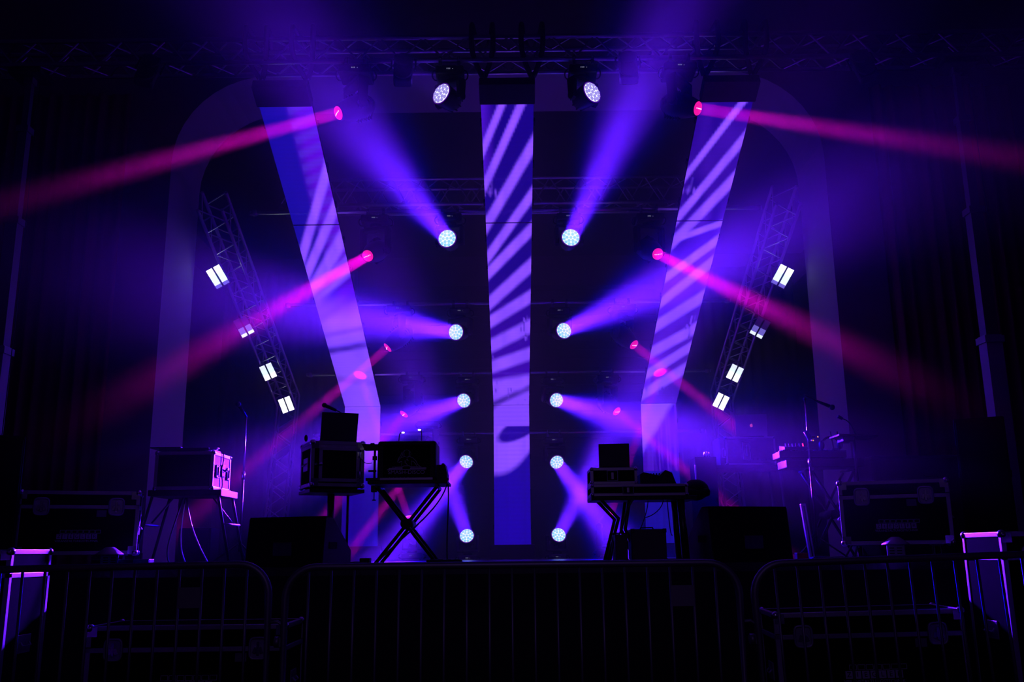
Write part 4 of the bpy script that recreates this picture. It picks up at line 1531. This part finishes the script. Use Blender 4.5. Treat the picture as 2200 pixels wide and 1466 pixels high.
MB().box((0, -0.047, 0.03), (0.03, 0.006, 0.02)).build('socket', M['black_metal'], o)
pts = [(SX(755, 1212, 7.06) + 0.07 * math.cos(k * 0.7) * (1 + 0.1 * (k % 3)), 7.08 + 0.05 * math.sin(k * 0.7), STAGE + 0.007 + 0.0006 * k) for k in range(30)]
cable('coiled black cable heap on the stage edge beside the left wedge', pts, 0.006)


# ================================================================== right side of the stage: the desk
RY = 7.45
rx0, rx1 = SX(1270, 1063, RY - 0.2), SX(1498, 1063, RY - 0.2)
rzt = at(1380, 1064, RY - 0.2).z - STAGE
o = thing('crossed_stand', 'black stand with slanting legs on the stage under the right desk cases', 'stand', ((rx0 + rx1) / 2, RY, STAGE))
hw = (rx1 - rx0) / 2
for sy in (-0.14, 0.14):
    MB().tube([(-hw + 0.08, sy, rzt - 0.03), (-hw + 0.21, sy, rzt * 0.66), (-hw + 0.12, sy, 0.015)], 0.014, 8).build('leg', M['black_metal'], o)
    MB().tube([(-hw + 0.30, sy, rzt - 0.03), (-hw + 0.26, sy, rzt * 0.5), (-hw + 0.36, sy, 0.015)], 0.014, 8).build('leg', M['black_metal'], o)
    MB().tube([(hw - 0.12, sy, rzt - 0.03), (hw - 0.10, sy, 0.015)], 0.03, 10).build('leg', M['black_metal'], o)
MB().box((0, 0, rzt - 0.022), (2 * hw, 0.40, 0.03), bev=0.004).build('top_board', M['black'], o)
MB().box((-hw + 0.22, 0, 0.012), (0.40, 0.36, 0.024), bev=0.006).build('foot_plate', M['rubber'], o)


def open_case(name, label, x0, x1, Y, d, z, h, cat='case'):
    o = thing(name, label, cat, ((x0 + x1) / 2, Y, z))
    w = x1 - x0
    MB().box((0, 0, h / 2), (w - 0.008, d - 0.008, h - 0.006), bev=0.003).build('body', M['laminate'], o)
    b = MB()
    e = 0.022
    for sx in (-1, 1):
        for sy in (-1, 1):
            b.box((sx * (w / 2 - e / 2), sy * (d / 2 - e / 2), h / 2), (e, e, h), bev=0.002)
    for z_ in (e / 2, h - e / 2):
        for sy in (-1, 1):
            b.box((0, sy * (d / 2 - e / 2), z_), (w, e, e), bev=0.002)
        for sx in (-1, 1):
            b.box((sx * (w / 2 - e / 2), 0, z_), (e, d, e), bev=0.002)
    b.build('edging', M['alu_edge'], o)
    for sx in (-1, 1):
        for z_ in (0.012, h - 0.012):
            MB().sphere((sx * (w / 2 - 0.010), -d / 2 + 0.010, z_), 0.018, n=8).build('ball_corner', M['chrome'], o)
    b = MB().tube([(0.06 - w * 0.2 + dx, -d / 2 - 0.004, h / 2 + dz) for dx, dz in ((-0.04, -h * 0.3), (0.04, -h * 0.3), (0.04, h * 0.3), (-0.04, h * 0.3))], 0.005, 6, closed=True)
    b.box((0.06 - w * 0.2, -d / 2 - 0.003, h / 2), (0.018, 0.01, h * 0.4))
    b.build('latch', M['alu_edge'], o)
    return o


z1 = STAGE + rzt - 0.006
h1 = at(1380, 1040, RY - 0.2).z - z1
open_case('keyboard_case', 'long low flight case lying on the right desk stand', SX(1270, 1050, RY - 0.2), SX(1478, 1050, RY - 0.2), RY, 0.40, z1, h1)
z2 = z1 + h1 + 0.001
h2 = at(1320, 1005, RY - 0.18).z - z2
open_case('mixer_case', 'shorter flight case stacked at the left end of the long desk case', SX(1269, 1020, RY - 0.18), SX(1369, 1020, RY - 0.18), RY, 0.36, z2, h2)
z3 = z2 + h2 + 0.001
laptop('open laptop seen from behind on the right desk, before the wash beams', (SX(1322, 1003, RY - 0.1), RY + 0.0, z3), -4, 0.24, 0.19, at(1320, 955, RY - 0.1).z - z3 - 0.01, 8, roll=0)
o = thing('mixing_console', 'sloping dark mixing console on the right desk beside the stacked case', 'mixer', (SX(1405, 1038, RY), RY, z2))
mh = at(1400, 1014, RY).z - z2
MB().prism([(-0.13, -0.16, 0), (-0.13, -0.16, mh * 0.7), (-0.10, -0.16, mh * 0.85), (0.02, -0.16, mh * 0.6), (0.07, -0.16, mh), (0.12, -0.16, mh * 0.8), (0.15, -0.16, 0)], (0, 0.32, 0)).build('body', M['black'], o)
for k in range(8):
    MB().lathe([(0.007, 0), (0.006, 0.016)], 'Z', 8, (-0.08 + 0.022 * k, -0.10, mh * 0.66)).build('knob', M['black_metal'], o)
o = thing('bagged_device', 'dark hump under a cover at the right end of the right desk', 'device', (SX(1497, 1050, RY), RY + 0.05, z1))
MB().sphere((0, 0, 0.055), 0.1, (1.05, 1.2, 0.85), 16).box((0, 0, 0.03), (0.19, 0.24, 0.06), bev=0.02).build('cover', M['black_cloth'], o)
for k, (a, b_, lab) in enumerate((((1392, 1068), (1370, 1150), 'black cable hanging under the right desk, left of its neighbours'),
                                  ((1425, 1068), (1385, 1110), 'black cable looping under the right desk toward the left legs'),
                                  ((1432, 1068), (1445, 1150), 'black cable hanging under the right desk before the right screen foot'),
                                  ((1440, 1068), (1470, 1105), 'thin black cable sagging under the right desk toward the right leg'))):
    A, Bq = at(*a, RY - 0.08), at(*b_, RY - 0.05)
    cable(lab, bez(A, (A.x + 0.01, A.y, A.z - 0.12), (Bq.x - 0.02, Bq.y, Bq.z + 0.02 - 0.05), Bq, 10), 0.004)
cable('glossy cable bundle running down the slanting legs of the right desk', bez(at(1365, 1068, RY - 0.2), at(1330, 1110, RY - 0.22), at(1350, 1130, RY - 0.22), at(1318, 1165, RY - 0.2), 10) + [at(1312, 1205, RY - 0.2)], 0.007)


def amp(label, px0, px1, py0, Y, d, strap=False):
    x0, x1 = SX(px0, 1205, Y), SX(px1, 1205, Y)
    h = at((px0 + px1) / 2, py0, Y).z - STAGE
    o = thing('equipment_case', label, 'case', ((x0 + x1) / 2, Y + d / 2, STAGE))
    w = x1 - x0
    MB().box((0, 0, 0.01 + (h - 0.01) / 2), (w, d, h - 0.01), bev=0.008).build('body', M['wood_dark'], o)
    for sx in (-1, 1):
        for z in (0.02, h - 0.012):
            MB().box((sx * (w / 2 - 0.012), -d / 2 - 0.001, z), (0.03, 0.012, 0.03), bev=0.003).build('corner_cap', M['black_metal'], o)
        MB().lathe([(0.012, 0), (0.012, 0.012)], 'Z', 8, (sx * (w / 2 - 0.02), 0, 0)).build('foot', M['rubber'], o)
    MB().tube([(-0.05, 0, h), (-0.045, 0, h + 0.012), (0.045, 0, h + 0.012), (0.05, 0, h)], 0.006, 6).build('carry_handle', M['black'], o)
    return o


amp('dull square equipment case on the stage under the right desk', 1358, 1434, 1137, 7.2, 0.20)
amp('narrow upright equipment case beside the square one under the right desk', 1323, 1350, 1149, 7.15, 0.24)
o = thing('power_strip', 'low power strip with two red lights on the stage right of the square case', 'power supply', (SX(1458, 1208, 7.1), 7.12, STAGE))
MB().box((0, 0, 0.016), (0.17, 0.07, 0.03), bev=0.004).build('body', M['black'], o)
for dx in (0.045, 0.062):
    MB().box((dx, -0.037, 0.018), (0.010, 0.004, 0.006)).build('red_light', M['led_red'], o)
o = tag(MB().box((0, 0, 0.006), (0.05, 0.06, 0.012), bev=0.002).build('cable_tag', M['white_metal'], None, loc=(SX(1354, 1206, 7.05), 7.02, STAGE)), 'tiny pale block on the stage edge between the two equipment cases', 'block')

# ================================================================== rear right: laptop rack and side rack
QY = 10.1
qz = at(1614, 1000, QY - 0.2).z
qx0, qx1 = SX(1560, 1000, QY - 0.2), SX(1668, 1000, QY - 0.2)
o = thing('folding_table', 'dark high table at the rear right under the laptop rack', 'table', ((qx0 + qx1) / 2 - 0.04, QY, STAGE))
tw_ = qx1 - qx0 + 0.35
hh = qz - STAGE
MB().box((0, 0, hh - 0.02), (tw_, 0.5, 0.04), bev=0.005).build('tabletop', M['black'], o)
for sx in (-1, 1):
    for sy in (-1, 1):
        MB().tube([(sx * (tw_ / 2 - 0.1), sy * 0.2, hh - 0.03), (sx * (tw_ / 2 - 0.06), sy * 0.22, 0)], 0.016, 8).build('leg', M['steel'], o)
rr = open_case('rack_case', 'dark rack case at the rear right with an open laptop on it', qx0, qx1, QY, 0.44, qz + 0.001, at(1614, 939, QY - 0.2).z - qz)
for k in range(5):
    MB().lathe([(0.008, -0.224), (0.007, -0.236)], 'Y', 8, (0.02 + 0.045 * k, 0, 0.06)).build('knob', M['chrome'], rr)
laptop('grey laptop with a glowing reddish fruit emblem on its lid', (SX(1613, 938, QY), QY + 0.02, at(1614, 939, QY - 0.2).z + 0.002), -6, 0.33, 0.23, 0.235, 6, 'laptop_grey', True)
o = thing('patch_case', 'small case with a pale side panel and latches left of the laptop rack', 'case', (SX(1548, 1000, QY + 0.1), QY + 0.02, qz + 0.001))
ph = at(1548, 945, QY).z - qz
MB().box((0, 0, ph / 2), (0.11, 0.36, ph), bev=0.004).build('body', M['blue_laminate'], o)
b = MB().tube([(dx, -0.183, ph * 0.45 + dz) for dx, dz in ((-0.03, -0.045), (0.03, -0.045), (0.03, 0.045), (-0.03, 0.045))], 0.005, 6, closed=True).box((0, -0.183, ph * 0.45), (0.016, 0.014, 0.07))
b.build('latch', M['alu_edge'], o)
o = thing('low_case', 'dark low case with bottles on top at the far left of the rear right table', 'case', (SX(1518, 1020, 9.6), 9.75, STAGE))
lh_ = at(1518, 982, 9.6).z - STAGE
MB().box((0, 0, lh_ / 2), (0.22, 0.30, lh_), bev=0.006).build('body', M['laminate'], o)
MB().box((-0.11, -0.15, lh_ * 0.8), (0.014, 0.014, 0.25), bev=0.002).build('corner_edge', M['alu_edge'], o)
for k, px in enumerate((1514, 1519, 1524)):
    tag(MB().lathe([(0.012, 0), (0.012, 0.04), (0.006, 0.05), (0.006, 0.062)], 'Z', 10).build('bottle', M['chrome'], None, loc=(SX(px, 980, 9.7), 9.7, STAGE + lh_ + 0.001)),
        'small glinting bottle on the low case at the rear right', 'bottle', group='bottles on the low case')

# ================================================================== far right: keyboards, stands, music stand
KY = 8.75
kx0, kx1 = SX(1690, 1000, KY - 0.15), SX(1862, 985, KY - 0.15)
kz = at(1775, 1004, KY - 0.15).z - STAGE
o = thing('keyboard_stand', 'black X-shaped keyboard stand at the right of the stage', 'stand', ((kx0 + kx1) / 2 + 0.05, KY, STAGE))
for sy in (-0.15, 0.15):
    for sx in (-1, 1):
        MB().tube([(sx * 0.20, sy + sx * 0.012, kz - 0.03), (-sx * 0.24, sy + sx * 0.012, 0.014)], 0.014, 8).build('leg', M['black_metal'], o)
for sx in (-1, 1):
    MB().tube([(sx * 0.20, -0.2, kz - 0.018), (sx * 0.20, 0.2, kz - 0.018)], 0.014, 8).build('support_arm', M['black_metal'], o)
    MB().tube([(sx * 0.24, -0.2, 0.014), (sx * 0.24, 0.2, 0.014)], 0.014, 8).build('foot_bar', M['rubber'], o)
MB().lathe([(0.04, -0.17), (0.04, 0.17)], 'Y', 14, (-0.02, 0, kz * 0.48)).build('pivot_hub', M['black'], o)


def keyboard(label, x0, x1, Y, z, d=0.30, th=0.07):
    w = x1 - x0
    o = thing('keyboard', label, 'keyboard', ((x0 + x1) / 2, Y, z))
    MB().box((0, 0, th / 2), (w, d, th), bev=0.006).build('body', M['black'], o)
    MB().box((0, -d / 2 + 0.012, th + 0.002), (w, 0.02, 0.008)).build('front_lip', M['black'], o)
    b = MB()
    n = 36
    kw = (w - 0.06) / n
    for i in range(n):
        b.box((-w / 2 + 0.03 + (i + 0.5) * kw, d / 2 - 0.075, th + 0.006), (kw * 0.92, 0.13, 0.014))
        if i % 7 in (0, 1, 3, 4, 5):
            b.slot = 1
            b.box((-w / 2 + 0.03 + (i + 1) * kw, d / 2 - 0.10, th + 0.016), (kw * 0.55, 0.08, 0.014))
            b.slot = 0
    b.build('keys', [M['white_metal'], M['black']], o)
    return o


keyboard('long dark keyboard on the X-shaped stand, lower of two', kx0, kx1, KY, STAGE + kz)
keyboard('second dark keyboard lying on top of the lower one, shifted left', SX(1668, 975, KY), SX(1810, 965, KY), KY + 0.02, STAGE + kz + 0.092, 0.24, 0.06)
o = thing('small_mixer', 'small dark mixer with a row of coloured fader caps on the upper keyboard', 'mixer', (SX(1704, 962, KY), KY + 0.02, STAGE + kz + 0.176))
MB().prism([(-0.10, -0.09, 0), (-0.10, -0.09, 0.022), (-0.10, 0.09, 0.05), (-0.10, 0.09, 0)], (0.22, 0, 0)).build('body', M['black'], o)
for k in range(6):
    MB().box((-0.07 + 0.032 * k, -0.03, 0.045), (0.011, 0.012, 0.03), Matrix.Rotation(R(-10), 3, 'Y'), bev=0.002).build('fader_cap', M['led_red'] if k == 5 else (M['white_metal'] if k % 2 == 0 else M['red']), o)
p = (SX(1757, 1200, 8.3), 8.3, STAGE)
h_ = at(1750, 858, 8.3).z - STAGE
a_ = at(1729, 849, 8.3) - Vector(p)
b_ = at(1752, 861, 8.3) - Vector(p)
mic_stand('tall boom microphone stand before the keyboards at the right', p, h_, ((a_.x, 0, a_.z), (b_.x, 0, b_.z)), (0.9, -0.1, -0.42))
o = thing('pen_holder', 'blue cylindrical holder clipped on the boom microphone stand', 'holder', at(1737, 937, 8.28))
MB().lathe([(0.022, -0.05), (0.022, 0.05)], 'Z', 14, (0, 0, 0), Matrix.Rotation(R(-28), 3, 'Y')).build('cup', M['blue_plastic'], o)
MB().box((0.035, 0.01, -0.01), (0.05, 0.014, 0.014)).build('clip', M['black_metal'], o)
o = thing('ring_lamp', 'little warm glowing lamp ring beside the boom microphone stand', 'lamp', at(1746, 947, 8.24))
MB().lathe([(0.014, -0.012), (0.016, 0.0)], 'Y', 14).build('ring', M['chrome'], o)
MB().lathe([(0.0, -0.014), (0.007, -0.013)], 'Y', 10).build('glow', M['led_warm'], o)
for px, py, lab in ((1757, 939, 'tiny bright warm lamp just right of the boom stand, upper one'),):
    tag(MB().sphere((0, 0, 0), 0.007, n=8).build('indicator_lamp', M['led_warm'], None, loc=at(px, py, 8.26)), lab, 'lamp')
o = thing('headphones', 'dark headphones heaped on the keyboards at the right', 'headphones', (SX(1785, 960, KY - 0.02), KY - 0.02, STAGE + kz + 0.176))
pts = [(0.085 * math.cos(R(a)), 0, 0.03 + 0.085 * math.sin(R(a))) for a in range(0, 181, 12)]
MB().tube(pts, 0.010, 8).build('headband', M['black'], o)
for sx in (-1, 1):
    MB().sphere((sx * 0.085, 0, 0.04), 0.042, (0.6, 1, 1.1), 12).build('ear_cup', M['black'], o)
o = thing('stick_holder', 'two dark drumsticks standing up from a holder behind the keyboards', 'holder', (SX(1797, 955, KY + 0.1), KY + 0.12, STAGE + kz + 0.08))
MB().lathe([(0.03, 0), (0.034, 0.12)], 'Z', 12).build('holder', M['black_cloth'], o)
for dx in (-0.014, 0.016):
    MB().tube([(dx, 0, 0.05), (dx * 2.2 - 0.01, 0, 0.28)], 0.008, 8, r2=0.006).build('stick', M['wood_dark'], o)
o = thing('gooseneck_microphone', 'dark gooseneck microphone curving left above the music stand at the right', 'microphone', at(1838, 934, 8.2))
tip, nk = at(1800, 895, 8.18) - o.location, at(1810, 900, 8.18) - o.location
MB().tube(bez((0, 0, 0), (-0.03, 0, 0.09), nk + Vector((0.06, 0, -0.02)), nk, 10), 0.005, 6).build('gooseneck', M['black_metal'], o)
MB().tube([nk, tip], 0.013, 10, r2=0.015).build('microphone_head', M['black'], o)
mz = at(1855, 936, 8.2).z - STAGE
o = thing('music_stand', 'flat-topped dark music stand at the right beyond the keyboards', 'stand', (SX(1856, 1180, 8.2), 8.2, STAGE))
MB().box((0, 0, mz - 0.012), (0.34, 0.26, 0.018), Matrix.Rotation(R(2), 3, 'Y'), bev=0.004).box((-0.07, 0, mz - 0.035), (0.10, 0.16, 0.05), bev=0.006).build('desk', M['black'], o)
MB().tube([(0, 0, 0.25), (0, 0, mz - 0.02)], 0.012, 8).build('column', M['black_metal'], o)
for a in (90, 210, 330):
    MB().tube([(0, 0, 0.28), (0.24 * math.cos(R(a)), 0.24 * math.sin(R(a)), 0.012)], 0.009, 6).build('leg', M['black_metal'], o)
o = thing('leaning_panel', 'pale narrow board leaning upright beside the keyboard stand legs', 'board', (SX(1748, 1185, 8.0), 8.05, STAGE), (R(-4), R(-4), R(8)))
MB().box((0, 0, 0.24), (0.045, 0.03, 0.46), bev=0.004).build('board', M['white_metal'], o)
MB().box((0, -0.017, 0.24), (0.010, 0.006, 0.42)).build('groove', M['black_metal'], o)
o = tag(MB().box((0, 0, 0.03), (0.09, 0.08, 0.06), bev=0.004).build('stomp_box', M['red'], None, loc=(SX(1722, 1195, 7.6), 7.6, STAGE + 0.001)), 'small reddish box on the stage floor at the foot of the boom stand', 'box')
cable('dark tangle of cable on the stage floor behind the boom stand foot', [(SX(1785, 1190, 7.7) + 0.16 * math.cos(k * 0.8) * (0.6 + 0.1 * (k % 5)), 7.8 + 0.08 * math.sin(k * 1.1), STAGE + 0.007 + 0.0005 * k) for k in range(34)], 0.006)
o = thing('keyboard_bag', 'black padded case lying flat behind the right logo flight case', 'case', (SX(1985, 985, 8.5), 8.66, STAGE))
bz = at(1985, 978, 8.42).z - STAGE
MB().box((0, 0, bz / 2), (1.02, 0.5, bz), bev=0.03).build('body', M['black_cloth'], o)
MB().tube([(-0.06, -0.255, bz * 0.8), (-0.05, -0.28, bz * 0.78), (0.05, -0.28, bz * 0.78), (0.06, -0.255, bz * 0.8)], 0.008, 6).build('handle', M['black'], o)

# ================================================================== loudspeakers at the sides
for px0, px1, pyt, Y, lab, yaw in ((2083, 2188, 897, 7.22, 'tall black loudspeaker on the stage at the far right', -27), (-80, 26, 935, 7.05, 'black loudspeaker on the stage cut by the left picture edge', 30)):
    x0, x1 = SX(px0, 1180, Y), SX(px1, 1180, Y)
    h = at((px0 + px1) / 2, pyt, Y).z - STAGE
    o = thing('loudspeaker', lab, 'speaker', ((x0 + x1) / 2 - math.sin(R(yaw)) * 0.19, Y + math.cos(R(yaw)) * 0.19, STAGE), (0, 0, R(yaw)))
    w = (x1 - x0) * 0.97
    MB().box((0, 0, h / 2), (w, 0.38, h), bev=0.012).build('cabinet', M['speaker_paint'], o)
    MB().box((0, -0.193, h * 0.5), (w * 0.92, 0.012, h * 0.94), bev=0.004).build('grille', M['grille'], o)
    for sx in (-1, 1):
        MB().box((sx * (w / 2 + 0.003), 0, h * 0.6), (0.012, 0.14, 0.05), bev=0.003).build('side_handle', M['rubber'], o)
cpz = at(28, 962, 7.55)
o = thing('curved_pipe', 'pale bent pipe hook beside the left loudspeaker top', 'pipe', cpz)
MB().tube([(-0.05, 0, 0.03), (-0.05, 0, STAGE - cpz.z + 0.012)], 0.012, 8).lathe([(0.09, STAGE - cpz.z), (0.09, STAGE - cpz.z + 0.012)], 'Z', 16, (-0.05, 0, 0)).build('post', M['black_metal'], o)
MB().tube([(0.0, 0, 0.075), (0.03, 0, 0.08)] + [(0.03 + 0.05 * math.sin(R(a)), 0, 0.03 + 0.05 * math.cos(R(a))) for a in range(15, 150, 15)], 0.010, 8).build('hook', M['white_metal'], o)
MB().tube([(-0.03, 0, 0.055), (0.0, 0, 0.075)], 0.014, 8).box((-0.05, 0.0, 0.04), (0.05, 0.05, 0.05)).build('socket', M['white_metal'], o)

# ================================================================== vented lamps and small boxes on the stage edge
for px, py0, py1, Y, lab in ((1927, 1154, 1200, 7.0, 'small lamp with a pointed cap and slotted sides, before the right logo flight case'), (233, 1176, 1222, 7.05, 'small lamp with a pointed cap at the foot of the left logo flight case')):
    x = SX(px, py1, Y)
    h = at(px, py0, Y).z - STAGE
    o = thing('vented_lamp', lab, 'lamp', (x, Y, STAGE), (0, 0, R(24 if px < 1000 else -24)))
    MB().box((0, 0, (h - 0.05) / 2 + 0.002), (0.12, 0.12, h - 0.055), bev=0.004).build('body', M['white_metal'] if px > 1000 else M['blue_plastic'], o)
    v = MB()
    for k in range(5):
        for sx in (-1, 1):
            v.box((sx * 0.026, -0.0615, 0.014 + k * (h - 0.075) / 5), (0.034, 0.004, 0.008))
            v.box((-0.0615, sx * 0.026, 0.014 + k * (h - 0.075) / 5), (0.004, 0.034, 0.008))
    v.build('vent_slots', M['black'], o)
    MB().lathe([(0.098, h - 0.056), (0.095, h - 0.048), (0.035, h - 0.004), (0.025, h), (0, h)], 'Z', 6).build('cap', M['laptop_grey'], o)
o = thing('low_crate', 'low black box with a blue end panel on the stage edge at the left', 'box', (SX(245, 1218, 6.98), 7.13, STAGE))
MB().box((0, 0, 0.035), (0.43, 0.10, 0.068), bev=0.004).build('body', M['black'], o)
MB().box((0.155, -0.052, 0.036), (0.115, 0.006, 0.058)).build('end_panel', M['blue_plastic'], o)

# ================================================================== crowd barriers
GB = 'crowd control barriers'


def barrier(label, x0, x1, Y, ztop, yaw=0.0, roll=0.0, sign=None):
    o = thing('crowd_barrier', label, 'barrier', (x0, Y, 0), (0, R(-roll), R(yaw)), GB)
    L = x1 - x0
    r = 0.16
    zb = 0.16
    loop = []
    for (cx_, cz_, a0) in ((r, ztop - r, 180), (L - r, ztop - r, 90)):
        for i in range(9):
            a = R(a0 - i * 11.25)
            loop.append((cx_ + r * math.cos(a), 0, cz_ + r * math.sin(a)))
    loop = loop + [(L, 0, zb), (0, 0, zb)]
    MB().tube(loop, 0.0195, 10, closed=True).build('frame', M['steel'], o)
    n = round(L / 0.1185)
    for i in range(1, n):
        x = L * i / n
        zt_ = ztop - 0.012
        if x < r:
            zt_ = ztop - r + math.sqrt(max(0, r * r - (r - x) ** 2)) - 0.01
        if L - x < r:
            zt_ = ztop - r + math.sqrt(max(0, r * r - (r - (L - x)) ** 2)) - 0.01
        MB().tube([(x, 0, zb), (x, 0, zt_)], 0.0075, 6).build('bar', M['steel'], o)
    for x in (0.35, L - 0.35):
        MB().tube([(x, -0.28, 0.02), (x, -0.22, 0.05), (x, 0, zb - 0.01), (x, 0.22, 0.05), (x, 0.28, 0.02)], 0.016, 8).build('foot', M['steel'], o)
    MB().tube([(L, 0, ztop - 0.30), (L + 0.05, 0, ztop - 0.295), (L + 0.075, 0, ztop - 0.31), (L + 0.075, 0, ztop - 0.45)], 0.009, 6).build('hook', M['steel'], o)
    MB().tube([(-0.02, 0, ztop - 0.375), (-0.045, 0, ztop - 0.375)], 0.028, 8).box((-0.02, 0, ztop - 0.375), (0.05, 0.02, 0.045)).build('hook_eye', M['steel'], o)
    if sign is not None:
        a, b = L * sign / n, L * (sign + 1) / n
        MB().box(((a + b) / 2, -0.010, ztop - 0.165), (b - a, 0.003, 0.105)).build('sign_plate', M['paper'], o)
    return o


BY = 5.02
zt1 = at(1100, 1214, BY).z
xa, xb = SX(612, 1300, BY), SX(1590, 1300, BY)
barrier('grey crowd barrier in the middle before the stage, small plate near its right end', xa, xb, BY, zt1, sign=17)
xl = SX(578, 1300, BY)
barrier('grey crowd barrier at the left, cut by the picture edge, with a small plate', xl - 2.36, xl, BY + 0.02, zt1 - 0.005, roll=0.6, sign=16)
xr = SX(1632, 1300, BY)
barrier('grey crowd barrier at the right, cut by the picture edge, rising a little outward', xr, xr + 2.36, BY, zt1 - 0.01, roll=1.4)
